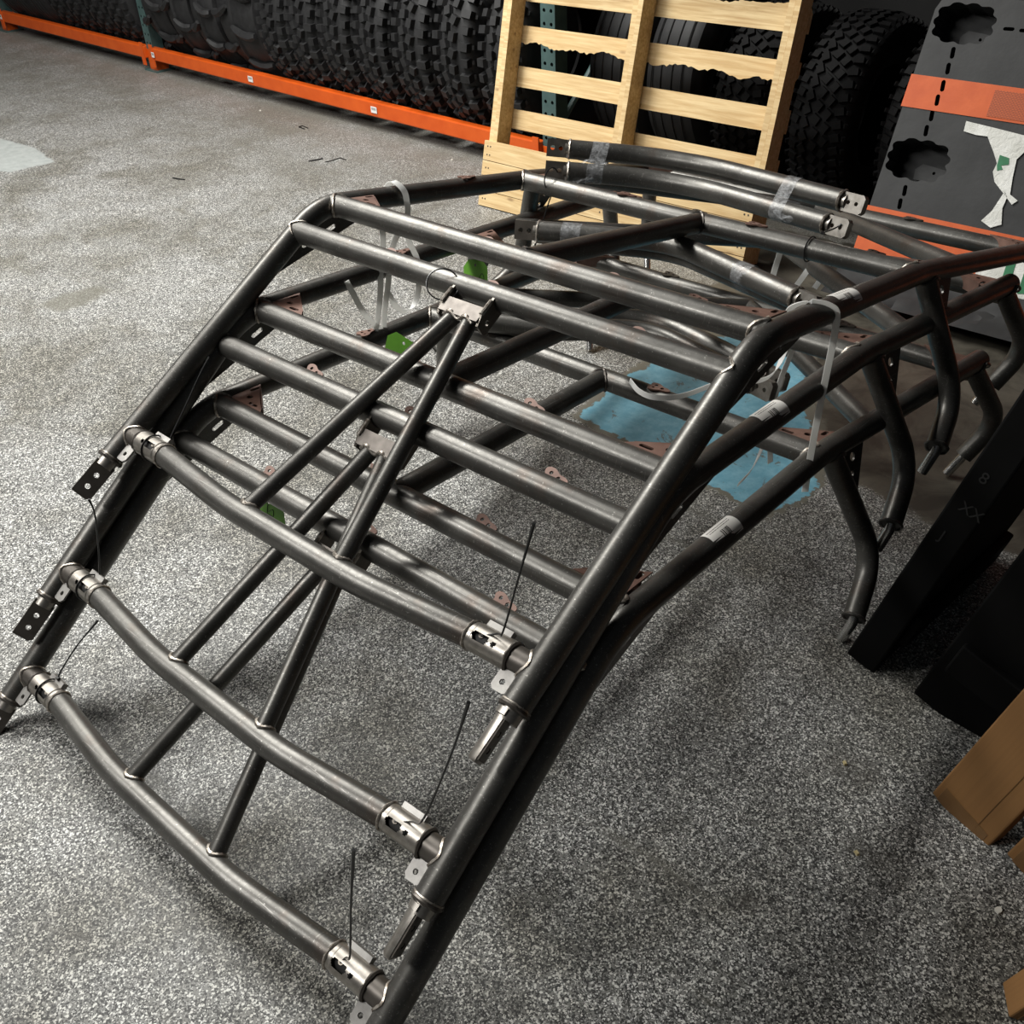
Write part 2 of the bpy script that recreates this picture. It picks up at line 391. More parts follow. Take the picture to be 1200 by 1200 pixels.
def put(name, me, parent=None):
    o = bpy.data.objects.new(name, me); COL.objects.link(o)
    if parent is not None: o.parent = parent
    return o
def tag(o, label, cat, group=None, kind=None):
    if label: o['label'] = label
    if cat: o['category'] = cat
    if group: o['group'] = group
    if kind: o['kind'] = kind
    return o
def empty(name, mat4=None, loc=None):
    o = bpy.data.objects.new(name, None); COL.objects.link(o); o.empty_display_size = 0.05
    if mat4 is not None: o.matrix_world = mat4
    if loc is not None: o.location = loc
    return o
def copy_tree(o, parent=None):
    c = o.copy(); COL.objects.link(c)
    c.parent = parent
    for ch in list(o.children): copy_tree(ch, c)
    return c
def circ(cx, cy, r, n=14): return [(cx + r * cos(2 * pi * i / n), cy + r * sin(2 * pi * i / n)) for i in range(n)]
def pill(cx, cy, L, w, ang=0, n=7):
    pts = []
    for s in (1, -1):
        for i in range(n):
            a = -pi / 2 + pi * i / (n - 1) + (0 if s > 0 else pi)
            pts.append((s * (L - w) / 2 + w / 2 * cos(a), w / 2 * sin(a)))
    return [(cx + x * cos(ang) - y * sin(ang), cy + x * sin(ang) + y * cos(ang)) for x, y in pts]
def fillet(pts, rad, n=8):
    pts = [V(p) for p in pts]; out = [pts[0]]
    for i in range(1, len(pts) - 1):
        r = rad[i - 1] if isinstance(rad, (list, tuple)) else rad
        a = (pts[i - 1] - pts[i]).normalized(); b = (pts[i + 1] - pts[i]).normalized()
        ang = a.angle(b); tl = r / math.tan(ang / 2)
        tl = min(tl, 0.49 * (pts[i - 1] - pts[i]).length, 0.49 * (pts[i + 1] - pts[i]).length)
        rr = tl * math.tan(ang / 2)
        cen = pts[i] + (a + b).normalized() * (rr / sin(ang / 2))
        p0 = pts[i] + a * tl - cen; p1 = pts[i] + b * tl - cen
        tot = p0.angle(p1); k = max(2, int(n * tot / 0.7) + 2)
        for j in range(k + 1):
            q = j / k
            out.append(cen + (p0 * sin((1 - q) * tot) + p1 * sin(q * tot)) / sin(tot))
    out.append(pts[-1]); return out
def smooth_path(ctrl, n=8):
    c = [V(p) for p in ctrl]; c = [c[0] * 2 - c[1]] + c + [c[-1] * 2 - c[-2]]; out = []
    for i in range(1, len(c) - 2):
        for j in range(n):
            q = j / n; p0, p1, p2, p3 = c[i - 1:i + 3]
            out.append(0.5 * ((2 * p1) + (p2 - p0) * q + (2 * p0 - 5 * p1 + 4 * p2 - p3) * q * q + (3 * p1 - p0 - 3 * p2 + p3) * q ** 3))
    out.append(c[-2]); return out
RT = 0.0224   # main tube radius
def saddle(p, d, r, q, e, R, n=28, bead=0.0032):
    """weld bead where a tube (through p, direction d towards the other tube, radius r) meets a tube (through q, axis e, radius R)"""
    p, d, q, e = V(p), V(d).normalized(), V(q), V(e).normalized()
    u = d.orthogonal().normalized(); w = d.cross(u); pts = []
    for i in range(n):
        a = 2 * pi * i / n; s = p + (u * cos(a) + w * sin(a)) * r - q
        s1 = s - e * s.dot(e); d1 = d - e * d.dot(e)
        A = d1.dot(d1); B = 2 * s1.dot(d1); C_ = s1.dot(s1) - R * R; D = B * B - 4 * A * C_
        tt = (-B - math.sqrt(max(D, 0))) / (2 * A) if D > 0 else -B / (2 * A)
        pts.append(s + q + d * tt + (u * cos(a) + w * sin(a)) * 0.0006)
    m = MB(); m.sweep(pts, bead, 6, closed=True, radii=[bead * (0.8 + 0.4 * ((i * 7) % 5) / 4) for i in range(n)])
    return m
def ringbead(p, d, r, bead=0.003, n=28):
    p, d = V(p), V(d).normalized(); u = d.orthogonal().normalized(); w = d.cross(u)
    m = MB(); m.sweep([p + (u * cos(2 * pi * i / n) + w * sin(2 * pi * i / n)) * r for i in range(n)], bead, 6, closed=True, radii=[bead * (0.8 + 0.4 * ((i * 5) % 4) / 3) for i in range(n)])
    return m

# ------------------------------------------------------------------ floor
fl = MB(); fl.add([(-14, -6, 0), (6, -6, 0), (6, 9, 0), (-14, 9, 0)], [(0, 1, 2, 3)])
floor = fl.build('floor', MT['floor'], smooth=False)
tag(floor, 'grey speckled epoxy warehouse floor with a worn blue paint patch', None, kind='structure')

wl = MB(); wl.box((-1.0, 4.05, 1.6), (18, .1, 3.2), (V(1, -.052, 0).normalized(), V(.052, 1, 0).normalized(), V(0, 0, 1)))
wall = wl.build('wall_back', simple('unlit_dark_wall', (0.004, 0.004, 0.004), (0.007, 0.007, 0.007), 0.8, 0.0, 6), smooth=False)  # added wall; its near-black colour stands in for unlit space behind the rack
tag(wall, 'added wall behind the tire rack, coloured near black for the unlit space', None, kind='structure')

# ------------------------------------------------------------------ roll cages
E_ = V(.5093, -.5519, -.4193); D_ = V(.5091, -.5044, -.3818); H_ = V(.5150, -.0942, -.0453); R_ = V(.506, 0, 0)
B_ = V(.505, .6047, 0); C_ = V(.5574, 1.281, -.0313); CORN = V(.5115, -.0390, .0)
K_ = V(.6036, .7444, -.2574); L_ = V(.6302, .6332, -.3344); T_ = V(.618, .628, -.395)
KC = V(.615, 1.38, -.20); LC = V(.572, 1.335, -.295); TC = V(.55, 1.315, -.345)
PD = (H_ - E_).normalized()                     # pillar direction, upwards
def mir(p, s): return V(p[0] * s, p[1], p[2])
PAW = []
for i in range(36):
    a = 2 * pi * i / 36
    PAW.append(((0.017 + 0.0045 * cos(3 * a)) * 1.35 * cos(a), (0.013 + 0.0035 * cos(3 * a)) * sin(a)))
PAWH = [circ(0.010, 0.0, 0.0042, 10), circ(-0.007, 0.0052, 0.0036, 10), circ(-0.008, -0.0055, 0.0028, 10)]

def build_cage():
    root = empty('roll_cage')
    for s in (-1, 1):
        # side rail: pillar, bend, roof rail, slight second bend, rear end
        path = fillet([mir(E_, s), mir(CORN, s), mir(B_, s) + V(0, .02, 0), mir(C_, s) + V(0, .02, 0)], [.17, .5], 14)
        rail = MB().sweep(path, RT, 24).build('side_rail', MT['tube'], root)
        ringbead(mir(E_, s), PD, RT * .96, .0042).build('weld_bead', MT['heat'], rail)
        ringbead(mir(E_, s) + PD * .004, PD, RT * .99, .0022).build('weld_bead', MT['weld'], rail)
        # half clamp at the pillar foot: neck + flat tongue with two holes
        base = mir(E_, s)
        neck = MB().sweep([base, base - PD * .020], .0175, 20)
        nk = neck.build('clamp_neck', MT['bare'], root)
        u = -PD; L = .088
        if s < 0:
            side = V(.80, -.45, .40); side = (side - u * side.dot(u)).normalized(); w = side.cross(u)
            ol = [(0.012, -.019), (L, -.019), (L, .012), (L - .004, .017), (L - .010, .019), (.012, .019)]
            MB().plate(ol, [circ(.040, 0, .0052), circ(.066, 0, .0052)], .010, base + side * .004, u, w).build('clamp_tongue', MT['clampdark'], root, auto=30)
            keep = MB()
            for sgn in (-1, 1):                  # rounded ribs either side of the bolt holes
                keep.sweep([base + u * .012 - side * .003 + w * (.0135 * sgn), base + u * (L - .003) - side * .003 + w * (.0135 * sgn)], .0062, 10)
            keep.build('clamp_rib', MT['bare'], root)
        else:
            side = V(.90, -.10, -.28); side = (side - u * side.dot(u)).normalized(); w = side.cross(u)
            N = 12; vs = []; fs = []                 # half-round tongue, flat face outwards
            for x, k0 in ((.006, 1.0), (.016, 1.0), (.017, .82), (L - .004, .82), (L, .70)):
                for k in range(N + 1):
                    a = pi * k / N
                    vs.append(base + u * x - side * (.0205 * k0 * sin(a)) + w * (.0205 * k0 * cos(a)))
            M1 = N + 1
            for r in range(4):
                for k in range(N): fs.append((r * M1 + k, (r + 1) * M1 + k, (r + 1) * M1 + k + 1, r * M1 + k + 1))
                fs.append((r * M1 + N, (r + 1) * M1 + N, (r + 1) * M1, r * M1))
            fs.append(tuple(range(M1))); fs.append(tuple(reversed(range(4 * M1, 5 * M1))))
            m = MB(); m.add(vs, fs); tg = m.build('clamp_tongue', MT['bare'], root, auto=35)
            m = MB(); m.plate([(.018, -.0155), (L - .005, -.0155), (L - .005, .0155), (.018, .0155)], [circ(.040, 0, .0048), circ(.066, 0, .0048)], .003, base + side * .0016, u, w)
            m.build('clamp_face', MT['clampdark'], root, smooth=False)
            for x in (.040, .066):
                MB().sweep([base + u * x + side * .0005, base + u * x + side * .0022], .0032, 8).build('clamp_bolt', MT['bare'], root)
        # legs with foot pins
        top = mir(V(.508, .655, -.012), s)
        lp = fillet([top, mir(K_, s), mir(L_, s)], [.13], 10)
        leg = MB().sweep(lp, RT * .97, 22).build('leg', MT['tube'], root)
        saddle(mir(K_, s), top - mir(K_, s), RT, mir(B_, s), mir(C_, s) - mir(B_, s), RT).build('weld_bead', MT['heat'], leg)
        ringbead(mir(L_, s), mir(L_, s) - mir(K_, s), RT * .97, .003).build('weld_bead', MT['tube'], leg)
        MB().sweep([mir(L_, s) + (mir(K_, s) - mir(L_, s)).normalized() * .01, mir(L_, s) + V(0, 0, -.012), mir(T_, s)], .0105, 12).build('foot_pin', MT['bolt'], leg)
        lp = fillet([mir(C_, s) + V(0, -.012, -.01), mir(KC, s), mir(LC, s)], [.10], 10)
        leg = MB().sweep(lp, RT * .97, 22).build('leg', MT['tube'], root)
        saddle(mir(KC, s), mir(C_, s) - mir(KC, s), RT, mir(B_, s), mir(C_, s) - mir(B_, s), RT).build('weld_bead', MT['heat'], leg)
        MB().sweep([mir(LC, s) + (mir(KC, s) - mir(LC, s)).normalized() * .01, mir(TC, s)], .0110, 12).build('foot_pin', MT['bolt'], leg)
        # perforated gusset behind the front leg
        a0 = mir(V(.512, .69, -.020), s); a1 = mir(V(.520, .775, -.024), s); a2 = mir(top, 1) * .52 + mir(K_, s) * .48 + V(0, .020, 0)
        uu = (a1 - a0); ul = uu.length; uu.normalize(); vv = (a2 - a0); vv = vv - uu * vv.dot(uu); vl = vv.length; vv.normalize()
        q2 = ((a2 - a0).dot(uu), vl)
        MB().plate([(0, 0), (ul, 0), q2], [circ(ul * .45, vl * .22, .009), circ(ul * .36, vl * .50, .006)], .004, a0, uu, vv).build('leg_gusset', MT['tube'], root)
        # slotted plate under the main bend
        pa = mir(CORN, s) - PD * .155; pb = mir(CORN, s) + V(0, .135, 0)
        uu = (pb - pa); ul = uu.length; uu.normalize(); vv = V(0, 0, 1) - uu * uu.z; vv.normalize()
        dn = V(0, -.55, .83)
        o2 = pa - V(0, 0, .030)
        uu2 = uu; vh = .020
        ol = [(-.02, .0), (ul + .02, .0), (ul - .03, .052), (ul * .5, .075), (.03, .052)]
        sl = [pill(ul * f, .020, .030, .009) for f in (.14, .38, .62, .86)]
        MB().plate(ol, sl, .004, o2, uu2, vv).build('bend_plate', MT['tube'], root)
        # roof corner gussets (folded plate: top and bottom leaf, fold along the open edge)
        for (c0, dr) in ((R_, 1), (B_, 1), (C_, -1)):
            c = mir(c0, s); ax = V(-s, 0, 0); ay = V(0, dr, 0) if c0 is not C_ else V(0, -1, 0)
            if c0 is not R_:
                ay = (mir(C_, s) - mir(B_, s)).normalized() * dr
            o3 = c + ax * .018 + ay * .018; gl, gw = .098, .075
            up = V(0, 0, 1)
            sgn = s * dr
            for z, h in ((.0135, True), (-.0135, False)):
                hs = [circ(.030, .026, .0065), pill(.062, .010, .026, .009), pill(.010, .053, .022, .009, pi / 2)] if h else []
                MB().plate([(0, 0), (gl, 0), (gl - .012, .012), (.012, gw - .010), (0, gw)], hs, .003, o3 + up * z, ax, ay).build('gusset', MT['rust'], root, smooth=False)
            p0 = o3 + ax * (gl - .012) + ay * .012; p1 = o3 + ax * .012 + ay * (gw - .010)
            e = (p1 - p0); m = MB()
            m.box((p0 + p1) / 2, (e.length, .003, .030), (e.normalized(), e.normalized().cross(up), up))
            m.build('gusset_fold', MT['rust'], root, smooth=False)
        # tab on the rail
        if s < 0: MB().plate(PAW, PAWH, .003, mir(V(.505, .40, .0235), s), (0, 1, 0), (-1, 0, 0)).build('mounting_tab', MT['rust'], root)
    # bars across
    def cross(name, p, r=RT, tabs=(), beads=True, rr=RT, ax=None):
        b = MB().sweep([mir(p, -1), V(-.17, p[1], p[2]), V(.17, p[1], p[2]), mir(p, 1)], r, 24).build(name, MT['tube'], root)
        for s in (-1, 1):
            saddle((0, p[1], p[2]), (s, 0, 0), r, mir(p, s), ax or (0, 1, 0), rr).build('weld_bead', MT['weld'], b)
        for x in tabs:
            MB().plate(PAW, PAWH, .003, V(x, p[1] + r + .008, p[2] + .004), (1, 0, 0), (0, .86, .5)).build('mounting_tab', MT['rust'], root)
        return b
    cross('header_bar', H_, tabs=(-.265, .0, .318), ax=PD)
    cross('roof_bar', R_, tabs=(-.10, .193))
    cross('cross_bar', B_)
    for x in (-.19, .148):
        MB().plate(PAW, PAWH, .003, V(x, .6047, RT + .0015), (1, 0, 0), (0, 1, 0)).build('mounting_tab', MT['rust'], root)
    cross('rear_bar', C_ - V(0, .03, .008), ax=C_ - B_)
    for x in (.25, -.25):
        MB().plate(PAW, PAWH, .003, V(x, 1.251, -.0393 + RT + .0015), (1, 0, 0), (0, 1, 0)).build('mounting_tab', MT['clampdark'], root)
    cb = MB().sweep([V(.012, 0, 0), V(.012, .15, 0), V(.012, .6047, 0)], RT, 24).build('center_bar', MT['tube'], root)
    saddle((.012, .3, 0), (0, 1, 0), RT, (0, .6047, 0), (1, 0, 0), RT).build('weld_bead', MT['heat'], cb)
    saddle((.012, .3, 0), (0, -1, 0), RT, (0, 0, 0), (1, 0, 0), RT).build('weld_bead', MT['heat'], cb)
    for s in (-1, 1):
        db = MB().sweep([V(-.01 * s, 1.251, -.039), V(.515 * s, .80, -.009)], RT * .93, 22).build('diagonal_brace', MT['tube'], root)
    # dash bar with interlocking tube clamps at both ends
    yd, zd = D_.y, D_.z
    bow = -.0275
    dp = fillet([V(-.388, yd - .004, zd), V(-.17, yd + bow, zd - .004), V(.17, yd + bow, zd - .004), V(.388, yd - .004, zd)], .9, 26)
    dash = MB().sweep(dp, RT * .95, 24).build('dash_bar', MT['tube'], root)
    for s in (-1, 1):
        p0 = mir(D_, s); p1 = V(.388 * s, yd - .004, zd); d = (p1 - p0).normalized()
        st = p0 + d * .045
        stub = MB().sweep([p0, st], RT * .93, 22).build('dash_stub', MT['heat'], root)
        saddle(st, -d, RT * .93, p0, PD, RT).build('weld_bead', MT['weld'], stub)
        ringbead(st, d, RT * .96, .0036).build('weld_bead', MT['heat'], stub)
        c0 = st + d * .001; c1 = p1; Lc = (c1 - c0).length
        inner = MB().sweep([c0, c1], RT * .78, 20).build('clamp_core', MT['hole'], root)
        # clamp shell with real slots, built as a gridded half-shell pair
        ux = d; uy = V(0, -.45, .9); uy = (uy - ux * uy.dot(ux)).normalized(); uz = ux.cross(uy)
        NU, NA = 40, 56; m = MB(); vs = []
        for i in range(NU + 1):
            for k in range(NA):
                a = 2 * pi * k / NA
                step = .0012 if (i / NU < .86 and cos(a - .5) > -.1) else 0
                rr = RT * .985 + step
                vs.append(c0 + ux * (Lc * i / NU) + (uy * cos(a) + uz * sin(a)) * rr)
        fs = []
        for i in range(NU):
            for k in range(NA):
                uu = (i + .5) / NU * Lc; a = ((k + .5) / NA * 2 * pi + pi) % (2 * pi) - pi
                hole = False
                for ac in (0.25 * -s, -2.7):
                    da = (a - ac + pi) % (2 * pi) - pi; y = da * RT
                    if max(abs(uu - (Lc - .026)) - .008, 0) ** 2 + y * y < .0066 ** 2: hole = True
                    if (uu - (Lc - .050)) ** 2 + y * y < .0042 ** 2: hole = True
                if hole: continue
                k2 = (k + 1) % NA
                fs.append((i * NA + k, i * NA + k2, (i + 1) * NA + k2, (i + 1) * NA + k))
        m.add(vs, fs)
        sh = m.build('dash_clamp', MT['bare'], root, auto=25)
        ringbead(c1, d, RT * .97, .0028).build('weld_bead', MT['weld'], sh)
        lug = MB(); lug.box(c0 + d * .04 + (V(0, .75, .55).normalized()) * (RT + .0045), (.044, .012, .009), (d, V(0, .55, -.75).normalized(), V(0, .75, .55).normalized()))
        lug.build('clamp_lug', MT['tabsteel'], root, smooth=False)
        bl = MB().sweep([c1 - d * .024 + uy * .012, c1 - d * .024 + uy * (RT - .004)], .005, 10).build('clamp_bolt', MT['clampdark'], root)
        # square tab between pillar and dash bar
        u2 = -PD; v2 = d
        MB().plate([(.018, .0185), (.048, .0185), (.052, .024), (.052, .042), (.046, .048), (.024, .048), (.018, .044)], [circ(.037, .034, .0045)], .004, p0 + V(0, -.004, .004), u2, v2).build('dash_tab', MT['tabsteel'], root)
    # windshield braces and the bracket at the header
    hb = V(0, H_.y, H_.z)
    pc = V(0, yd + bow, zd - .004)
    bdir = -PD.copy(); bdir.x = 0; bdir.normalize()
    apex = hb + bdir * .062
    for s in (-1, 1):
        foot = V(.122 * s, yd + bow, zd - .003); tp = apex + V(.0185 * s, 0, 0)
        br = MB().sweep([tp, foot], .0148, 20).build('windshield_brace', MT['tube'], root)
        saddle(tp, foot - tp, .0148, foot, (1, 0, 0), RT * .95, bead=.0036).build('weld_bead', MT['weld'], br)
        # cheek of the bracket
        nrm = V(1, 0, 0).cross(bdir).normalized()
        if nrm.z < 0: nrm = -nrm
        MB().plate([(.012, -.020), (.066, -.019), (.072, -.012), (.072, .010), (.050, .020), (.012, .018)], [circ(.052, -.004, .0055)], .005, hb + V(.047 * s, 0, 0), bdir, nrm).build('bracket_cheek', MT['clampdark'], root)
        MB().sweep([hb + V(.047 * s, 0, 0) + bdir * .02 + nrm * .018, hb + V(.047 * s, 0, 0) + bdir * .052 + nrm * .019], .0042, 8).build('bracket_weld', MT['weld'], root)
    MB().box(hb + bdir * .052 + nrm * .0145, (.092, .030, .006), (V(1, 0, 0), bdir, nrm)).build('header_bracket', MT['bracket'], root, smooth=False)
    MB().sweep(smooth_path([apex + V(x, 0, 0) + bdir * (.004 + .003 * cos(x * 170)) + nrm * (.013 - .004 * cos(x * 170)) for x in (-.034, -.018, 0, .018, .034)], 5), .0038, 8).build('bracket_weld', MT['weld'], root)
    # barcode sticker wrapped on the rail
    me = bpy.data.meshes.new('barcode_sticker'); vs = []; fs = []; uvs = []
    na = 10
    for i in range(2):
        for k in range(na + 1):
            a = radians(-6 + 100 * k / na)       # from the outer side up over the top
            y = .256 + (.040 if i else -.040)
            vs.append((.5075 + (RT + .0007) * sin(radians(62) - a), y, (RT + .0007) * cos(radians(62) - a)))
            uvs.append((i, 1 - k / na if False else k / na))
    for k in range(na): fs.append((k, k + 1, na + 2 + k, na + 1 + k))
    me.from_pydata(vs, [], fs); uvl = me.uv_layers.new(name='UVMap')
    for lp in me.loops: uvl.data[lp.index].uv = uvs[lp.vertex_index]
    me.materials.append(MT['sticker']); me.polygons.foreach_set('use_smooth', [True] * len(me.polygons))
    st = put('barcode_sticker', me, root); st['label'] = 'white barcode sticker wrapped round the rail'
    return root

def pose(rot, t):
    m = Matrix.Identity(4)
    for i in range(3):
        for j in range(3): m[i][j] = rot[i][j]
    m.translation = V(t); return m
def rotx(a): return Matrix.Rotation(a, 4, 'X')
def mkpose(alpha, beta, gamma, t):
    m = Matrix.Rotation(gamma, 4, 'Z') @ Matrix.Rotation(beta, 4, 'Y') @ Matrix.Rotation(alpha, 4, 'X'); m.translation = V(t); return m
POSE = [mkpose(-math.asin(.1819), -.0032, .0010, (-.0185, .3799, .7287)),
        mkpose(-math.asin(.0795), -.0056, .0016, (-.0147, .1464, .5822)),
        mkpose(-math.asin(.0609), 0, 0, (0, 0, .4325))]
CL = ['topmost bare steel roll cage of the stack of three, carrying the taped loose bars',
      'middle bare steel roll cage, nested between the two others in the stack',
      'lowest bare steel roll cage of the stack, standing on the floor on its pin feet']
cage0 = build_cage(); cages = [cage0, copy_tree(cage0), copy_tree(cage0)]
for c, m, lb in zip(cages, POSE, CL):
    c.matrix_world = m; tag(c, lb, 'roll cage', 'stacked roll cages')

# ------------------------------------------------------------------ loose bars taped in pairs on each cage
def loose_bar(pose_m, pts, label, rad=.16):
    root = empty('spreader_bar', pose_m)
    path = fillet(pts, rad, 14)
    tb = MB().sweep(path, RT * 1.03, 22).build('bar_tube', MT['tube'], root)
    for end, sgn in ((0, 1), (-1, -1)):
        p = path[end]; d = (path[end] - path[1 if end == 0 else -2]).normalized()
        ringbead(p, d, RT * .95, .0034).build('weld_bead', MT['weld'], tb)
        MB().sweep([p - d * .005, p + d * .012], RT * .72, 16).build('bar_neck', MT['bare'], root)
        side = V(0.30, -.90, .20) if end == 0 else V(.62, -.72, .12)
        side = (side - d * side.dot(d)).normalized(); w = side.cross(d)
        if end == 0:
            MB().plate([(.006, -.021), (.056, -.021), (.056, .021), (.006, .021)], [circ(.022, 0, .0055), circ(.042, 0, .0055)], .007, p + side * .006, d, w).build('end_plate', MT['clampdark'], root, smooth=False)
            MB().plate([(.0, -.021), (.007, -.021), (.007, .021), (.0, .021)], [], .020, p + side * .0, d, w).build('end_flange', MT['tabsteel'], root, smooth=False)
        else:
            MB().plate([(.004, -.020), (.050, -.020), (.056, -.014), (.056, .014), (.050, .020), (.004, .020)], [circ(.018, 0, .0045), circ(.038, 0, .0045)], .016, p, d, w).build('end_plate', MT['bare'], root, auto=30)
    tag(root, label, 'steel bar', 'loose spreader bars')
    return root
loose_bar(POSE[0], [(-.425, .682, .081), (-.27, .80, .082), (-.10, .826, .082), (.265, .755, .080)], 'upper of two loose bent steel bars taped together on top of the cage stack', .35)
loose_bar(POSE[0], [(-.395, .645, .036), (-.24, .765, .037), (-.09, .785, .037), (.262, .707, .036)], 'lower of two loose bent steel bars taped together on top of the cage stack', .35)
loose_bar(POSE[1], [(-.275, .690, .040), (-.15, .728, .040), (-.02, .785, .040), (.345, .672, .040)], 'farther loose bent bar of the taped pair on the middle cage', .30)
loose_bar(POSE[1], [(-.29, .630, .064), (-.16, .690, .066), (-.02, .762, .066), (.350, .640, .064)], 'nearer loose bent bar of the taped pair on the middle cage', .30)
loose_bar(POSE[2], [(-.335, .640, .050), (-.16, .735, .046), (-.03, .855, .046), (.30, .765, .046)], 'farther loose bent bar of the pair lying on the lowest cage', .25)
loose_bar(POSE[2], [(-.305, .585, .046), (-.15, .660, .044), (-.02, .800, .044), (.30, .715, .044)], 'nearer loose bent bar of the pair lying on the lowest cage', .25)

def to_world(m, p): return m @ V(p)
def bundle_tape(m, pa, pb, axis, width, label, flap=None):
    """clear tape wound round two parallel tubes centred at pa and pb"""
    root = empty('tape_wrap', m)
    pa, pb, ax = V(pa), V(pb), V(axis).normalized()
    d = (pb - pa); d = (d - ax * d.dot(ax)); dl = d.length; d.normalize(); n = ax.cross(d); r = RT + .0020
    prof = [pa + d * (-r * sin(a)) + n * (r * cos(a)) for a in [pi * i / 12 for i in range(13)]] + [pb + d * (r * sin(a)) - n * (r * cos(a)) for a in [pi * i / 12 for i in range(13)]]
    vs = []; fs = []; N = len(prof); K = 4
    for j in range(K + 1):
        for p in prof: vs.append(p + ax * (width * (j / K - .5)))
    for j in range(K):
        for i in range(N):
            i2 = (i + 1) % N
            fs.append((j * N + i, j * N + i2, (j + 1) * N + i2, (j + 1) * N + i))
    mb = MB(); mb.add(vs, fs); mb.build('tape_band', MT['tape'], root)
    if flap:
        o, u, v, nu, nv = V(flap[0]), V(flap[1]), V(flap[2]), 14, 14
        rnd = random.Random(3); vs = []; fs = []
        nn = u.cross(v).normalized()
        for j in range(nv + 1):
            q = j / nv; pinch = 1.0 + .35 * sin(pi * q) - .95 * max(0, q - .55) / .45
            for i in range(nu + 1):
                p = i / nu - .5
                vs.append(o + u * (p * pinch + .18 * q * q * -1) + v * q + nn * (rnd.uniform(-.0022, .0022) + .006 * sin(q * 5 + p * 6)))
        for j in range(nv):
            for i in range(nu):
                a = j * (nu + 1) + i; fs.append((a, a + 1, a + nu + 2, a + nu + 1))
        mb = MB(); mb.add(vs, fs); mb.build('tape_flap', MT['tapefold'], root, smooth=True, auto=15)
    tag(root, label, 'tape', 'clear tape round the loose bars')
    return root
bundle_tape(POSE[0], (-.365, .728, .081), (-.345, .685, .036), (.79, .60, 0), .040, 'clear tape with a hanging crumpled flap near the left end of the top bar pair', flap=((-.345, .688, .066), (.045, .030, 0), (-.012, -.050, -.062)))
bundle_tape(POSE[0], (.135, .780, .081), (.14, .734, .036), (.98, -.20, 0), .036, 'clear tape with a crumpled end near the right end of the top bar pair', flap=((.155, .700, .040), (.040, -.01, 0), (.03, -.02, -.012)))
bundle_tape(POSE[1], (.21, .716, .040), (.21, .687, .065), (.965, -.26, 0), .040, 'silvery clear tape band round the bar pair on the middle cage')
bundle_tape(POSE[1], (-.22, .706, .040), (-.22, .662, .065), (.91, .40, 0), .045, 'crumpled clear tape at the left end of the bar pair on the middle cage')

# ------------------------------------------------------------------ white strapping
def strap(name, pts, label, w=.013, seg=8, th=.0009):
    m = MB(); path = smooth_path(pts, seg)
    m.sweep(path, .01, flat=(w, th))
    o = m.build(name, MT['strap'], auto=30); tag(o, label, 'strap', 'white plastic packing straps'); return o
def strapx(pts, label, wdir, w=.013):
    """flat strap with a fixed width direction"""
    path = smooth_path(pts, 8); wd = V(wdir).normalized(); vs = []; fs = []
    n = len(path)
    for i, p in enumerate(path):
        t = (path[min(i + 1, n - 1)] - path[max(i - 1, 0)]).normalized()
        ww = (wd - t * wd.dot(t)); ww = ww.normalized() if ww.length > 1e-4 else t.orthogonal().normalized()
        nn = t.cross(ww) * .0006
        for a, b in ((1, 1), (-1, 1), (-1, -1), (1, -1)): vs.append(p + ww * (a * w / 2) + nn * b)
    for i in range(n - 1):
        for k in range(4):
            k2 = (k + 1) % 4; fs.append((i * 4 + k, i * 4 + k2, (i + 1) * 4 + k2, (i + 1) * 4 + k))
    fs.append((3, 2, 1, 0)); fs.append(tuple((n - 1) * 4 + k for k in range(4)))
    m = MB(); m.add(vs, fs); o = m.build('packing_strap', MT['strap'], auto=30); tag(o, label, 'strap', 'white plastic packing straps'); return o
CAMR = (.75, .66, 0)
strapx([(-.549, .545, .662), (-.552, .548, .705), (-.530, .550, .7285), (-.503, .555, .715), (-.496, .556, .690), (-.497, .552, .655), (-.498, .500, .60), (-.50, .478, .52), (-.50, .455, .45), (-.50, .449, .385)], 'white strap looped over the left roof rail of the topmost cage', (.45, .9, 0))
strapx([(-.50, .480, .655), (-.50, .478, .620), (-.50, .462, .56), (-.50, .45, .50), (-.50, .43, .44), (-.50, .413, .41)], 'straight white strap hanging left of the looped strap', (.45, .9, 0))
strapx([(-.50, .550, .62), (-.50, .556, .593), (-.50, .575, .540), (-.50, .566, .470), (-.50, .535, .437), (-.50, .500, .455), (-.50, .474, .505)], 'white strap tail curling in a U below the left roof rails', (.3, .5, .4))
strapx([(-.50, .362, .57), (-.50, .372, .546), (-.50, .400, .480), (-.50, .440, .425), (-.50, .470, .400)], 'white strap tail sweeping down beside the green tag', (.3, .5, .4))
strapx([(.452, .512, .690), (.458, .512, .715), (.480, .520, .7285), (.505, .545, .722), (.514, .565, .700), (.513, .572, .650), (.512, .568, .580), (.513, .558, .500), (.514, .552, .420), (.516, .548, .352)], 'long white strap hanging from the right roof rail past the barcode stickers', (.75, .66, 0), .012)
strapx([(.35, .775, .515), (.35, .762, .49), (.35, .735, .45), (.35, .716, .40), (.35, .717, .34), (.35, .737, .250)], 'white strap tail dropping straight under the right rails above the blue patch', (.3, .8, 0))
strapx([(.35, .745, .520), (.35, .705, .480), (.345, .660, .478), (.33, .62, .49)], 'short white strap piece behind the right pillar bend', (.2, .5, .6), .010)
strapx([(.35, .714, .385), (.35, .707, .345), (.35, .690, .310), (.35, .655, .275), (.35, .605, .266)], 'curved white strap tail pointing at the blue floor patch', (.2, .3, .7))
strapx([(.15, 1.070, .565), (.15, 1.05, .52), (.15, 1.036, .478)], 'leftmost short white strap hanging behind the rear crossbars', CAMR)
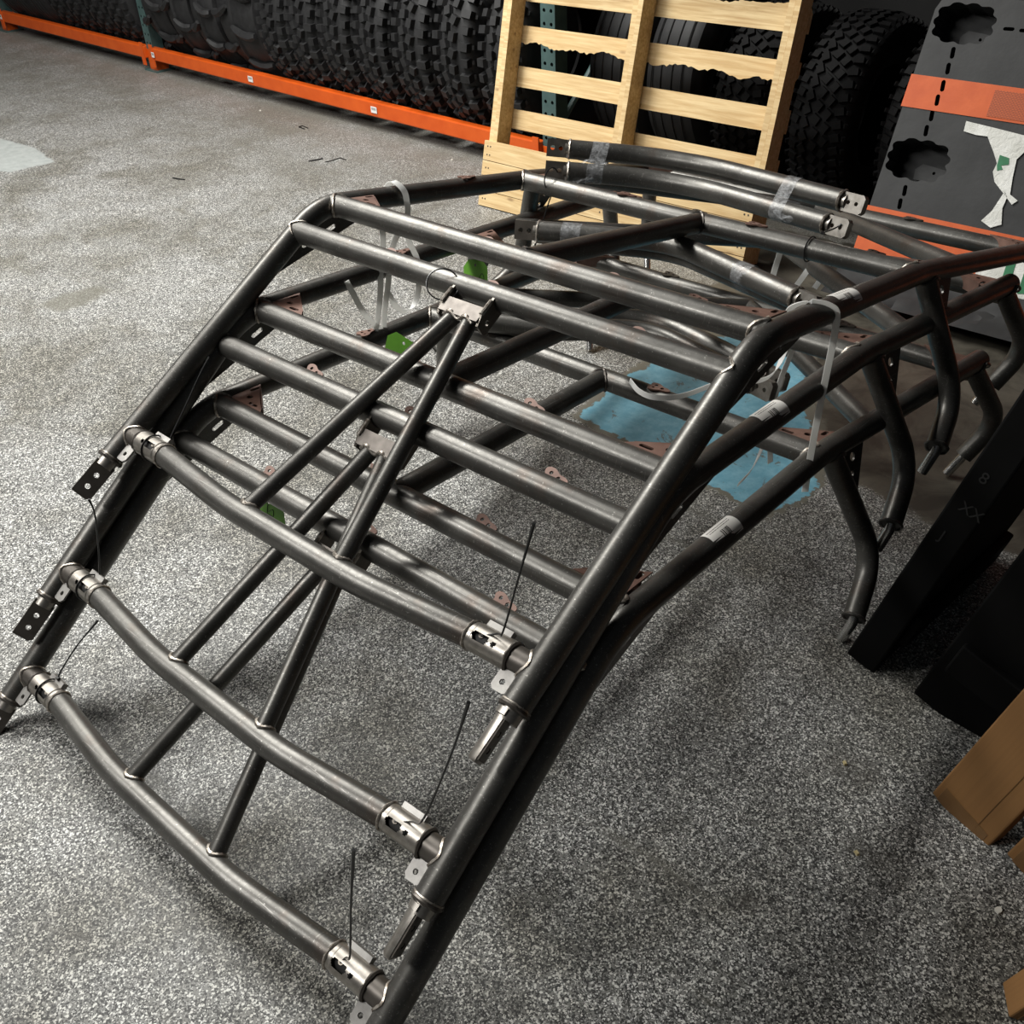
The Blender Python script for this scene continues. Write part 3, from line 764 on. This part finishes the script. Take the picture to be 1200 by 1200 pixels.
strapx([(.15, 1.272, .490), (.15, 1.205, .456), (.15, 1.132, .424)], 'middle slanted white strap hanging behind the rear crossbars', CAMR)
strapx([(.15, 1.335, .448), (.15, 1.31, .42), (.15, 1.270, .398)], 'rightmost short white strap hanging behind the rear crossbars', CAMR)
strapx([(.116, .550, .450), (.156, .528, .448), (.198, .526, .450), (.236, .559, .453), (.270, .625, .462), (.32, .70, .48)], 'curved white strap lying over the blue floor patch', (.1, .25, 1), .011)

# ------------------------------------------------------------------ cable ties
def tie(m, loop_c, loop_axis, pts, label, r=.0016):
    root = empty('cable_tie', m)
    if loop_c is not None:
        c, d = V(loop_c), V(loop_axis).normalized(); u = d.orthogonal().normalized(); w = d.cross(u); R = RT + .0035
        MB().sweep([c + (u * cos(2 * pi * i / 24) + w * sin(2 * pi * i / 24)) * R for i in range(24)], .0016, 6, closed=True).build('tie_loop', MT['plastic'], root)
        p = V(pts[0]); MB().box(p, (.007, .006, .006)).build('tie_head', MT['plastic'], root, smooth=False)
    path = smooth_path(pts, 6); n = len(path)
    MB().sweep(path, r, 6, radii=[r * (1.0 if i < n * .75 else 1.0 + .8 * (i - n * .75) / (n * .25)) for i in range(n)]).build('tie_tail', MT['plastic'], root)
    tag(root, label, 'cable tie', 'black cable ties'); return root
xs = (1, 0, 0)
tie(POSE[0], None, xs, [(.412, -.517, -.366), (.437, -.512, -.352), (.453, -.520, -.336), (.470, -.520, -.245), (.487, -.520, -.152)], 'black cable tie standing up from the right dash clamp of the topmost cage')
tie(POSE[1], None, xs, [(.412, -.517, -.366), (.440, -.510, -.352), (.477, -.520, -.306), (.534, -.520, -.143), (.563, -.520, -.045)], 'black cable tie standing up from the right dash clamp of the middle cage', .0016)
tie(POSE[2], None, xs, [(.412, -.517, -.366), (.420, -.512, -.352), (.442, -.520, -.316), (.461, -.520, -.186), (.482, -.520, -.060)], 'black cable tie standing up from the right dash clamp of the lowest cage')
tie(POSE[0], (-.43, -.506, -.382), xs, [(-.42, -.480, -.372), (-.42, -.443, -.317), (-.42, -.401, -.253), (-.42, -.380, -.226)], 'black cable tie tail lying along the left pillar of the topmost cage')
tie(POSE[1], (-.43, -.506, -.382), xs, [(-.42, -.490, -.385), (-.42, -.474, -.300), (-.42, -.466, -.233), (-.42, -.470, -.200)], 'thin black cable tie tail rising from the left dash clamp of the middle cage')
tie(POSE[2], (-.43, -.506, -.382), xs, [(-.42, -.487, -.356), (-.42, -.476, -.342), (-.42, -.437, -.309), (-.42, -.386, -.279)], 'curved black cable tie tail rising from the left dash clamp of the lowest cage')
rg = empty('cable_tie', POSE[0])
cc = V(-.062, -.130, -.040)
fw = V(.55, -.59, .59); uu = fw.orthogonal().normalized(); ww = fw.normalized().cross(uu)
MB().sweep([cc + (uu * cos(2 * pi * i / 30) + ww * sin(2 * pi * i / 30)) * .029 for i in range(30)], .0014, 6, closed=True).build('tie_loop', MT['plastic'], rg)
tag(rg, 'thin black cable tie ring through the windshield brace bracket of the topmost cage', 'cable tie', 'black cable ties')
tie(POSE[0], (-.41, .60, .02), xs, [(-.41, .665, .020), (-.41, .615, -.01), (-.41, .590, -.060), (-.42, .585, -.12), (-.44, .585, -.165)], 'black cable tie hanging from the left end plate of the top bar pair')
tie(POSE[0], (.28, .6047, 0), xs, [(.285, .640, .030), (.29, .68, .035), (.30, .690, .045)], 'black cable tie round the crossbar below the right end of the top bar pair')

# ------------------------------------------------------------------ green tags
def tag_card(m, o, u, v, w, h, label, bend=0.0, scrawl=None):
    root = empty('hang_tag', m); o, u, v = V(o), V(u).normalized(), V(v); v = (v - u * v.dot(u)).normalized()
    c = .22 * w
    ol = [(0, 0), (w, 0), (w, h - c), (w - c, h), (c, h), (0, h - c)]
    MB().plate(ol, [circ(w / 2, h - c * .75, .0038, 10)], .0008, o, u, v).build('tag_card', MT['tag'], root, smooth=False)
    n = u.cross(v)
    if scrawl:
        MB().sweep(smooth_path([o + u * (a * w) + v * (b * h) + n * .001 for a, b in scrawl], 6), .0006, 5).build('ink_scrawl', MT['ink'], root)
    tag(root, label, 'tag', 'green card tags'); return root
tag_card(POSE[1], (-.500, .600, -.112), (1, 0, .22), (-.1, .2, 1), .080, .066, 'green tag hanging between the legs below the middle cage left rail', scrawl=[(.62, .3), (.78, .5), (.85, .3), (.68, .2)])
tag_card(POSE[2], (-.330, .300, .072), (.9, .1, -.25), (.35, .1, 1), .085, .050, 'curled green tag beside the hanging white straps')
tag_card(POSE[2], (-.425, -.005, -.262), (.80, .05, .28), (-.15, .25, 1), .095, .070, 'green tag with an ink scrawl seen under the topmost dash bar', scrawl=[(.35, .3), (.48, .75), (.42, .5), (.62, .55), (.60, .35), (.45, .40)])

# ------------------------------------------------------------------ wooden pallet leaning on the rack
LEAN = radians(14)
pm = Matrix.Translation((-1.700, 2.045, 0.004)) @ Matrix.Rotation(-LEAN, 4, 'X')
pal = empty('wooden_pallet', pm)
rnd = random.Random(11)
def board(name, x0, x1, z0, z1, y0, y1, jag=0.0, side=-1):
    """board in pallet space: x along the pallet, z up the lean, y depth (behind the front face)"""
    n = 110 if jag else 6; m = MB(); vs = []; fs = []
    for i in range(n + 1):
        x = x0 + (x1 - x0) * i / n
        j = (jag * (.45 + .45 * sin(i * .13 + z0 * 9) * cos(i * .31)) + rnd.uniform(-.2, .2) * jag if jag else rnd.uniform(-.0008, .0008))
        za = z0 - (j if side < 0 else 0); zb = z1 + (j if side > 0 else 0)
        vs += [(x, y0, za), (x, y1, za + (jag * .8 if jag and side < 0 else 0)), (x, y1, zb - (jag * .8 if jag and side > 0 else 0)), (x, y0, zb)]
    for i in range(n):
        for k in range(4):
            k2 = (k + 1) % 4; fs.append((i * 4 + k, (i + 1) * 4 + k, (i + 1) * 4 + k2, i * 4 + k2))
    fs.append((0, 1, 2, 3)); fs.append(tuple(n * 4 + k for k in (3, 2, 1, 0)))
    m.add(vs, fs); return m.build(name, MT['wood'], pal, smooth=False)
Wp = 1.215
HP = 1.06
for x in (0.0, .592, Wp - .038):
    board('stringer', x, x + .021, .0, HP, .020, .100); board('stringer', x + .0225, x + .042, .0, HP, .018, .098)
for z0, z1, jag, sd in ((.305, .378, 0, -1), (.462, .537, 0, -1), (.628, .682, .020, -1), (.766, .835, .018, 1), (.925, .995, 0, -1), (.03, .10, 0, 1), (.155, .225, 0, 1)):
    board('deck_board', -.004, Wp + .004, z0, z1, .100, .116, jag, sd)
for z0, z1 in ((.001, .060), (.063, .118), (.121, .176), (.179, .252)):
    board('base_board', -.006, Wp + .006, z0, z1, .0, .018)
for z0, z1 in ((.95, HP),):
    board('base_board', -.006, Wp + .006, z0, z1, .0, .018)
nl = MB()
for x in (.014, .028, .60, .618, 1.19, 1.205):
    for z in (.030, .09, .15, .20, .232):
        nl.sweep([(x, .001, z), (x, -.0008, z)], .0032, 8)
nl.build('nail_heads', MT['nail'], pal)
tag(pal, 'pale wooden pallet standing on edge against the tire rack', 'pallet')

# ------------------------------------------------------------------ steel pallet rack
ra = math.atan(-.052)
rm = Matrix.Translation((-5.074, 2.671, 0)) @ Matrix.Rotation(ra, 4, 'Z')
rack = empty('pallet_rack', rm)
def up_post(u, v, face=-1):
    p = MB(); w = .078; h = 2.6
    holes = []; z = .16
    while z < 1.25:
        holes += [circ(.020, z, .008, 8), circ(w - .020, z, .008, 8)]; z += .05
    p.plate([(0, 0), (w, 0), (w, h), (0, h)], holes, .003, (u, v, 0), (1, 0, 0), (0, 0, 1))
    p.box((u + .0015, v + .036, h / 2), (.003, .072, h)); p.box((u + w - .0015, v + .036, h / 2), (.003, .072, h))
    o = p.build('upright', MT['teal'], rack, smooth=False)
    g = MB(); g.box((u + w / 2, v + .036, .066), (w + .008, .080, .118)); g.build('post_guard', MT['orange'], rack, smooth=False)
    f = MB(); f.box((u + w / 2, v + .036, .004), (.15, .13, .008)); f.build('foot_plate', MT['teal'], rack, smooth=False)
for u in (-2.16, 0.0, 3.345, 6.2):
    for v in (.004, .66): up_post(u, v)
    for z0, z1 in ((.2, .75), (.75, 1.3), (1.3, 1.9)):
        MB().sweep([(u + .04, .07, z0), (u + .04, .66, z1)], .014, 8).build('frame_brace', MT['teal'], rack)
def beam(u0, u1, v, z):
    o = MB(); o.box(((u0 + u1) / 2, v, z), (u1 - u0, .045, .072)); b = o.build('beam', MT['orange'], rack, smooth=False)
    bv = b.modifiers.new('edge', 'BEVEL'); bv.width = .006; bv.segments = 2
    for u in (u0 + .018, u1 - .018):
        c = MB(); c.box((u, v - .024, z - .01), (.036, .006, .13)); c.build('beam_connector', MT['orange'], rack, smooth=False)
    return b
for u0, u1 in ((-4.4, -2.16), (-2.082, 0.0), (.078, 3.345), (3.423, 6.2)):
    for z in ((.108, 1.42) if u0 < 3.4 else (1.42,)):  # upper beams are out of view and carry the added shading deck
        for v in (.0, .72): beam(u0, u1, v, z)
    for z in (1.445,):
        d = MB()
        k = int((u1 - u0) / .06)
        for i in range(k): d.box((u0 + (i + .5) * (u1 - u0) / k, .36, z), (.012, .70, .006))
        for v in (.1, .3, .5, .66): d.box(((u0 + u1) / 2, v, z + .006), (u1 - u0, .006, .006))
        o = d.build('shade_deck', MT['deck'], rack, smooth=False)  # unseen upper deck, added to keep light off the tires
for u, w in ((-2.06, .03), (.120, .032), (1.165, .045), (2.235, .045)):
    m = MB(); m.box((u, -.0265 if u in (1.165, 2.235) else -.0305, .108), (w, .001, .030)); lb = m.build('rack_label', MT['white'], rack, smooth=False)
    m = MB()
    for i in range(5): m.box((u - w * .3 + i * w * .15, (-.0265 if u in (1.165, 2.235) else -.0305) - .0008, .112), (w * .06, .0006, .012))
    m.build('barcode_print', MT['ink'], lb, smooth=False)
tag(rack, 'orange and green steel pallet rack holding the rows of tires', 'rack')

# ------------------------------------------------------------------ tires
def tire_mesh(R, w, style, seed=0):
    rd = random.Random(seed); m = MB()
    hw = w / 2; Rc = R - (.022 if style in ('mud', 'at', 'knob') else .006 if style == 'smooth' else .035)
    half = [(.62, R * .52), (.70, R * .50), (.80, R * .54), (1.0, R * .68), (1.01, R * .76), (.94, R * .85), (.82, Rc * .955), (.64, Rc * .985), (.35, Rc)]
    prof = [(-hw * a, r) for a, r in half] + [(0, Rc)] + [(hw * a, r) for a, r in reversed(half)]
    m.lathe(prof, 56)
    def Rb(a):
        q = abs(a) / hw
        return Rc if q < .35 else Rc * (1 - .015 * (q - .35) / .29) if q < .64 else Rc * (.985 - .03 * (q - .64) / .18)
    def block(a, th, la, lt, h, skew=0.0, drop=0.0, r0=None):
        c = V(a, cos(th) * (r0 or Rb(a)), sin(th) * (r0 or Rb(a))); n = V(0, cos(th), sin(th)); t = V(0, -sin(th), cos(th)); x = V(1, 0, 0)
        if drop: n = (n + x * drop).normalized()
        ax = (x * cos(skew) + t * sin(skew)); ay = n.cross(ax)
        ax = (ax - n * ax.dot(n)).normalized()
        m.box(c + n * (h / 2 - .004), (la, lt, h + .008), (ax, ay, n), .86)
    if style == 'mud':
        N = 40
        for i in range(N):
            th = 2 * pi * i / N; p = 2 * pi * R / N
            for s in (-1, 1):
                t2 = th + (pi / N if s > 0 else 0)
                lng = 1.0 if i % 2 else .72
                block(s * hw * (.70 if i % 2 else .74), t2, hw * .46 * lng, p * .56, .024, s * .05, s * .22)
                block(s * hw * .90, t2, hw * .10, p * .44, .012, 0, s * 1.1, R * .87)
                block(s * hw * .20, t2 + pi / N * .9, hw * .32, p * .62, .023, s * (.35 if i % 2 else .12))
    elif style == 'at':
        N = 48
        for i in range(N):
            th = 2 * pi * i / N; p = 2 * pi * R / N
            block(0, th, hw * .28, p * .74, .010, .5)
            for s in (-1, 1):
                block(s * hw * .33, th + pi / N * (1 if s > 0 else .7), hw * .25, p * .72, .010, s * .55)
                block(s * hw * .66, th + pi / N * .3, hw * .30, p * .62, .010, -s * .25, s * .24)
                block(s * hw * .86, th + pi / N * .3, hw * .12, p * .5, .015, 0, s * 1.1, R * .89)
    elif style == 'knob':
        N = 34
        for i in range(N):
            th = 2 * pi * i / N; p = 2 * pi * R / N
            for j, a in enumerate((-.8, -.42, 0, .42, .8)):
                block(a * hw, th + (pi / N if j % 2 else 0), hw * .28, p * .55, .017, .15 * (j % 2), .25 * a)
    elif style == 'paddle':
        N = 13
        for i in range(N):
            th = 2 * pi * i / N
            for s in (-1, 1):
                pts = []
                for k in range(6):
                    q = k / 5; a = s * hw * (.06 + .92 * q); t2 = th + (pi / N if s > 0 else 0) + .10 * q + .05 * sin(q * 3)
                    rr = Rc + .016 - .022 * q * q
                    pts.append(V(a, cos(t2) * rr, sin(t2) * rr))
                m.sweep(pts, .010, 6, radii=[.012, .020, .022, .022, .024, .016])
        for s in (0,):
            m.sweep([V(s, cos(2 * pi * i / 56) * Rc, sin(2 * pi * i / 56) * Rc) for i in range(56)], .012, 6, closed=True)
    elif style == 'smooth':
        for a in (-.55, -.2, .2, .55):
            m.sweep([V(a * hw, cos(2 * pi * i / 56) * (R - .004), sin(2 * pi * i / 56) * (R - .004)) for i in range(56)], .003, 5, closed=True)
    return m
ORD = ['first', 'second', 'third', 'fourth', 'fifth', 'sixth', 'seventh', 'eighth']
MESH = {}
def tire(style, R, w, u, v, z, rot, label, group, yaw=0.0, mat='rubber', tilt=0.0):
    key = (style, R, w, mat)
    if key not in MESH: MESH[key] = tire_mesh(R, w, style).mesh(style + '_tire', MT[mat], True, 35)
    o = put({'mud': 'mud_tire', 'at': 'terrain_tire', 'knob': 'knobby_tire', 'paddle': 'sand_paddle_tire', 'smooth': 'smooth_tire'}[style], MESH[key])
    o.matrix_world = rm @ Matrix.Translation((u, v, z)) @ Matrix.Rotation(yaw, 4, 'Z') @ Matrix.Rotation(tilt, 4, 'Y') @ Matrix.Rotation(rot, 4, 'X')
    tag(o, label, 'tire', group); return o
DK = .008
for i in range(6):
    us = [1.50, 1.755, 2.03, 2.305, 2.585, 2.865]
    tire('mud', .43, .236, us[i], .345, DK + .43, .37 * i, f'black mud tire on the rack, {ORD[i]} to the right of the sand paddle tires', 'mud tires in a row on the rack')
tire('mud', .43, .236, 3.15, .345, DK + .43, 1.1, 'black mud tire half hidden behind the left edge of the wooden pallet', 'mud tires in a row on the rack')
for i in range(4):
    tire('paddle', .43, (.26, .26, .24, .36)[i], (.235, .515, .79, 1.12)[i], .345, DK + .43, .21 * i, f'black sand paddle tire with scooped ridges, {ORD[i]} to the right of the rack post', 'sand paddle tires')
for i in range(4):
    tire('knob', .43, .27, -.19 - .285 * i, .345, DK + .43, .3 * i, f'black knobby tire on the far rack bay, {ORD[i]} to the left of the rack post', 'knobby tires')
for i in range(3):
    tire('smooth', .43, .26, -1.33 - .275 * i, .345, DK + .43, .3 * i, f'black road tire, {ORD[i]} to the left of the knobby tires on the far rack', 'road tires')
tire('smooth', .40, .26, 3.56, .56, .40, 0, 'smooth grey black tire behind the pallet, left of its middle post', 'smooth tires behind the pallet', mat='rubber_grey')
tire('smooth', .40, .26, 3.86, .56, .40, .3, 'smooth grey black tire behind the middle post of the pallet', 'smooth tires behind the pallet', mat='rubber_grey')
tire('at', .36, .24, 4.225, .45, .36, .1, 'black all-terrain tire glimpsed between the right slats of the pallet', 'all-terrain tires on the floor', mat='rubber_shaded')
tire('at', .36, .24, 4.575, .42, .36, .5, 'black all-terrain tire standing between the pallet and the black rubber mat', 'all-terrain tires on the floor', mat='rubber_shaded')
tire('at', .36, .24, 4.925, .42, .36, .8, 'black all-terrain tire half hidden behind the edge of the black rubber mat', 'all-terrain tires on the floor', mat='rubber_shaded')
tire('at', .36, .24, 5.28, .42, .36, .2, 'black all-terrain tire behind the middle of the black rubber mat', 'all-terrain tires on the floor', mat='rubber_shaded')

# ------------------------------------------------------------------ black rubber panel with orange bands
PA = radians(24.2)
qm = Matrix.Translation((-.137, 2.111, 0.03)) @ Matrix.Rotation(-PA, 4, 'X')
panel = empty('rubber_mat', qm)
def scallop(cx, cy, rx, ry, n=140, lobes=11, amp=.10, ph=0.0):
    out = []
    for i in range(n):
        a = 2 * pi * i / n; k = 1 - amp * (.5 + .5 * cos(lobes * a + ph)) ** 1.6
        ca, sa = cos(a), sin(a); e = 3.0
        rr = 1 / ((abs(ca) ** e + abs(sa) ** e) ** (1 / e))
        out.append((cx + rx * k * rr * ca, cy + ry * k * rr * sa))
    return out
PW, PH = 1.15, .895
holes = [scallop(.103, .818, .092, .058), scallop(.104, .420, .098, .062, ph=.4), scallop(.62, .818, .092, .058, ph=.3), scallop(.62, .420, .098, .062)]
for (x, y) in ((.100, .735), (.102, .690), (.105, .640), (.103, .598), (.101, .553), (.100, .508), (.097, .326), (.096, .285)):
    holes.append(pill(x, y, .034, .013, pi / 2 + .15))
    holes.append(pill(x + .52, y, .034, .013, pi / 2 + .15))
for x in (.236, .282, .328, .374, .42, .466): holes.append(pill(x, .816, .032, .010, .05))
# panel body in three coloured bands: the black and orange bands are separate skins on one thick body
def slice_holes(z0, z1): return [h for h in holes if min(p[1] for p in h) > z0 and max(p[1] for p in h) < z1]
outl = [(0.002, 0), (PW, 0), (PW, PH), (.022, PH), (.004, PH - .045)]
MB().plate(outl, holes, .110, (0, .055, 0), (1, 0, 0), (0, 0, 1)).build('panel_body', MT['mat_black'], panel, smooth=True, auto=30)
MB().box((PW / 2, .116, PH / 2), (PW - .01, .016, PH - .012)).build('panel_back', MT['mat_floor_in'], panel, smooth=False)
for (x, y) in ((.125, .800), (.125, .402), (.645, .800), (.645, .402)):
    MB().plate([(-.045, -.03), (.05, -.032), (.05, .012), (-.03, .020), (-.05, 0)], [circ(.012, -.002, .005, 8)], .006, (x, .092, y), (1, 0, 0), (0, 0, 1)).build('recess_shelf', MT['mat_black'], panel, smooth=False)
for z0, z1, nm in ((.567, .662, 'band'), (.105, .262, 'band')):
    ol = [(.0, z0), (PW + .002, z0), (PW + .002, z1), (.0, z1)]
    hs = [h for h in holes if min(p[1] for p in h) > z0 + .002 and max(p[1] for p in h) < z1 - .002]
    cut = [h for h in holes if h not in hs and max(p[1] for p in h) > z0 and min(p[1] for p in h) < z1]
    MB().plate(ol, hs, .003, (0, -.0012, 0), (1, 0, 0), (0, 0, 1)).build('orange_band', MT['band'], panel, smooth=False)
    MB().box((-.0008, .055, (z0 + z1) / 2), (.003, .111, z1 - z0)).build('orange_band', MT['band'], panel, smooth=False)
MB().box((.36, -.0032, .6115), (.20, .002, .075)).build('embossed_patch', MT['emboss'], panel, smooth=False)
def paper(name, pts, mat, off=-.004, th=.0012, par=None):
    return MB().plate(pts, [], th, (0, off, 0), (1, 0, 0), (0, 0, 1)).build(name, MT[mat], par or panel, smooth=False)
wr = paper('torn_wrap', [(.209, .552), (.30, .545), (.391, .537), (.62, .515), (.62, .485), (.41, .508), (.388, .470), (.395, .420), (.405, .372), (.432, .359), (.420, .345), (.385, .372), (.350, .398), (.335, .425), (.338, .450), (.318, .478), (.300, .500), (.285, .519), (.250, .518), (.212, .523)], 'paper')
paper('torn_wrap', [(.388, .380), (.400, .365), (.398, .330), (.412, .285), (.385, .270), (.352, .284), (.372, .318)], 'paper')
paper('torn_wrap', [(.385, .10), (.400, .195), (.70, .215), (.70, .02), (.50, .03)], 'paper', -.005)
paper('green_print', [(.338, .474), (.366, .470), (.372, .452), (.352, .446), (.360, .436), (.346, .430), (.340, .445)], 'green', -.0055)
for x in (.470, .525, .58):
    paper('green_print', [(x, .105), (x + .026, .11), (x + .020, .200), (x - .004, .195)], 'green', -.0065)
# crumpled foot of the panel
cr = MB(); rd = random.Random(5); NU, NV = 40, 8; vs = []; fs = []
for j in range(NV + 1):
    for i in range(NU + 1):
        x = -.02 + 1.15 * i / NU; q = j / NV
        vs.append((x, -.004 - .10 * (1 - q) ** 1.5 - rd.uniform(0, .016) * (1 - q), .10 * q - .06 * (1 - q) * 0 + rd.uniform(-.008, .008) * (0 < j < NV) - .030 * (1 - q)))
for j in range(NV):
    for i in range(NU):
        a = j * (NU + 1) + i; fs.append((a, a + 1, a + NU + 2, a + NU + 1))
cr.add(vs, fs); cr.build('crumpled_skirt', MT['mat_black'], panel, smooth=True, auto=25)
tag(panel, 'thick black rubber mat with orange bands and torn white wrapping leaning behind the cages', 'rubber mat')

# ------------------------------------------------------------------ black boards and cartons at the right
def lean_axes(face_dir, up=(.25, .10, .96)):
    up = V(up).normalized(); f = V(face_dir); f = (f - up * f.dot(up)).normalized()
    return f, up.cross(f), up                   # x (along the face), y (thickness, away), z up
def lean_mat(base, face_dir, up=(.25, .10, .96)):
    x, y, z = lean_axes(face_dir, up); m = Matrix.Identity(4)
    for i in range(3): m[i][0] = x[i]; m[i][1] = y[i]; m[i][2] = z[i]
    m.translation = V(base); return m
def bevel_box(name, x, y, z, mat, par, w=.004):
    m = MB(); m.box(((x[0] + x[1]) / 2, (y[0] + y[1]) / 2, (z[0] + z[1]) / 2), (x[1] - x[0], y[1] - y[0], z[1] - z[0]))
    o = m.build(name, mat, par, smooth=False); bv = o.modifiers.new('edge', 'BEVEL'); bv.width = w; bv.segments = 2; return o
s1 = empty('black_board', lean_mat((.648, .560, .012), (1, -.05, 0)))
bevel_box('board_edge', (0, .062), (0, .48), (0, .95), MT['slab'], s1)
bevel_box('cross_cleat', (.062, .080), (.02, .46), (.08, .16), MT['slab'], s1)
bevel_box('cross_cleat', (.062, .080), (.02, .46), (.55, .63), MT['slab'], s1)
for txt, z in (('8', .47), ('XX', .405), ('J', .335)):
    cu = bpy.data.curves.new('stencil', 'FONT'); cu.body = txt; cu.size = .030; cu.extrude = .0004
    tmp = bpy.data.objects.new('stencil', cu); COL.objects.link(tmp)
    bpy.context.view_layer.update()
    me = bpy.data.meshes.new_from_object(tmp.evaluated_get(bpy.context.evaluated_depsgraph_get()))
    bpy.data.objects.remove(tmp); me.materials.clear(); me.materials.append(MT['slabmark'])
    o = put('stencil_mark', me, s1); o.rotation_euler = (pi / 2, 0, 0); o.location = (.020, -.0006, z)
tag(s1, 'long black board with faint stencil marks leaning beside the cage feet', 'board', 'black boards leaning at the right')
s2 = empty('black_board', lean_mat((.792, .540, .012), (1, -.10, 0)))
bevel_box('board_edge', (0, .30), (0, .05), (0, .95), MT['slab'], s2)
bevel_box('cross_cleat', (.02, .28), (-.018, .0), (.10, .17), MT['slab'], s2)
tag(s2, 'wide plain black board leaning behind the cardboard carton', 'board', 'black boards leaning at the right')

def carton(base, fdir, w, d, h, label, up=(.25, .10, .96), tape=True):
    c = empty('cardboard_carton', lean_mat(base, fdir, up))
    bevel_box('carton_body', (0, w), (0, d), (0, h), MT['card'], c, .003)
    if tape:
        bevel_box('carton_tape', (.012, w - .012), (-.0008, .002), (.0, .034), MT['cardtape'], c, .0003)
        bevel_box('carton_tape', (.02, w - .02), (.004, d - .004), (-.0008, .002), MT['cardtape'], c, .0003)
    m = MB(); m.box((w * .72, -.0004, h / 2), (.0012, .0012, h - .02)); m.build('carton_seam', MT['cardtape'], c, smooth=False)
    tag(c, label, 'carton', 'cardboard cartons at the right'); return c
carton((.912, .345, .006), (1, -.34, 0), .118, .034, .62, 'tall narrow cardboard carton leaning next to the black boards')
carton((1.052, .300, .010), (1, -.30, 0), .12, .05, .45, 'cardboard carton with shiny wrinkled tape on its corner at the right picture edge')
carton((1.150, .042, .002), (.85, .5, 0), .10, .05, .30, 'cardboard carton whose corner just enters the lower right of the picture', up=(.3, .1, .95))

# ------------------------------------------------------------------ small litter on the floor
def litter(kind, x, y, label):
    if kind == 'clip':
        m = MB().sweep(fillet([(-.03, .005, .003), (.028, .012, .003), (.03, -.012, .003), (-.028, -.015, .003)], .006, 5), .0022, 6); mt, nm, ct = 'plastic', 'wire_clip', 'clip'
    elif kind == 'wire':
        m = MB().sweep(smooth_path([(-.02, .03, .003), (-.022, 0, .003), (-.018, -.02, .003), (.03, -.018, .003), (.06, -.022, .003)], 5), .002, 6); mt, nm, ct = 'plastic', 'wire_offcut', 'wire'
    elif kind == 'twig':
        m = MB().sweep(smooth_path([(-.035, 0, .003), (0, .006, .004), (.035, .002, .003)], 5), .0028, 6); mt, nm, ct = 'rubber', 'rubber_shred', 'debris'
    elif kind == 'yellow':
        m = MB().box((0, 0, .002), (.010, .006, .004), taper=.7); mt, nm, ct = 'fleck', 'paper_scrap', 'debris'
    else:
        m = MB()
        n = 7; rr = random.Random(int(x * 1000))
        pts = [(rr.uniform(.004, .007) * cos(2 * pi * i / n), rr.uniform(.004, .007) * sin(2 * pi * i / n)) for i in range(n)]
        m.plate(pts, [], .004, (0, 0, .0022), (1, 0, 0), (0, 1, 0)); mt, nm, ct = 'bit', 'paper_scrap', 'debris'
    o = m.build(nm, MT[mt], auto=40); o.location = (x, y, 0); o.rotation_euler[2] = x * 3
    tag(o, label, ct, 'litter on the floor')
litter('clip', -3.224, 2.37, 'small black wire clip on the floor before the rack beam')
litter('wire', -2.655, 2.116, 'bent black wire offcut on the floor left of the pallet')
litter('twig', -2.748, 2.054, 'thin black rubber shred on the floor left of the pallet')
litter('bit', -2.209, 2.416, 'pale paper scrap on the floor beside the pallet base')
litter('bit', -3.683, 2.452, 'pale paper scrap on the floor under the rack label')
litter('twig', -3.063, 1.516, 'dark rubber shred on the open floor beyond the left pillar')
litter('bit', 1.079, .199, 'pale paper scrap on the floor below the cartons')
litter('yellow', .867, .158, 'yellowish scrap on the floor in front of the cartons')
litter('yellow', .768, .316, 'tiny pale scrap on the floor between the cage and the cartons')
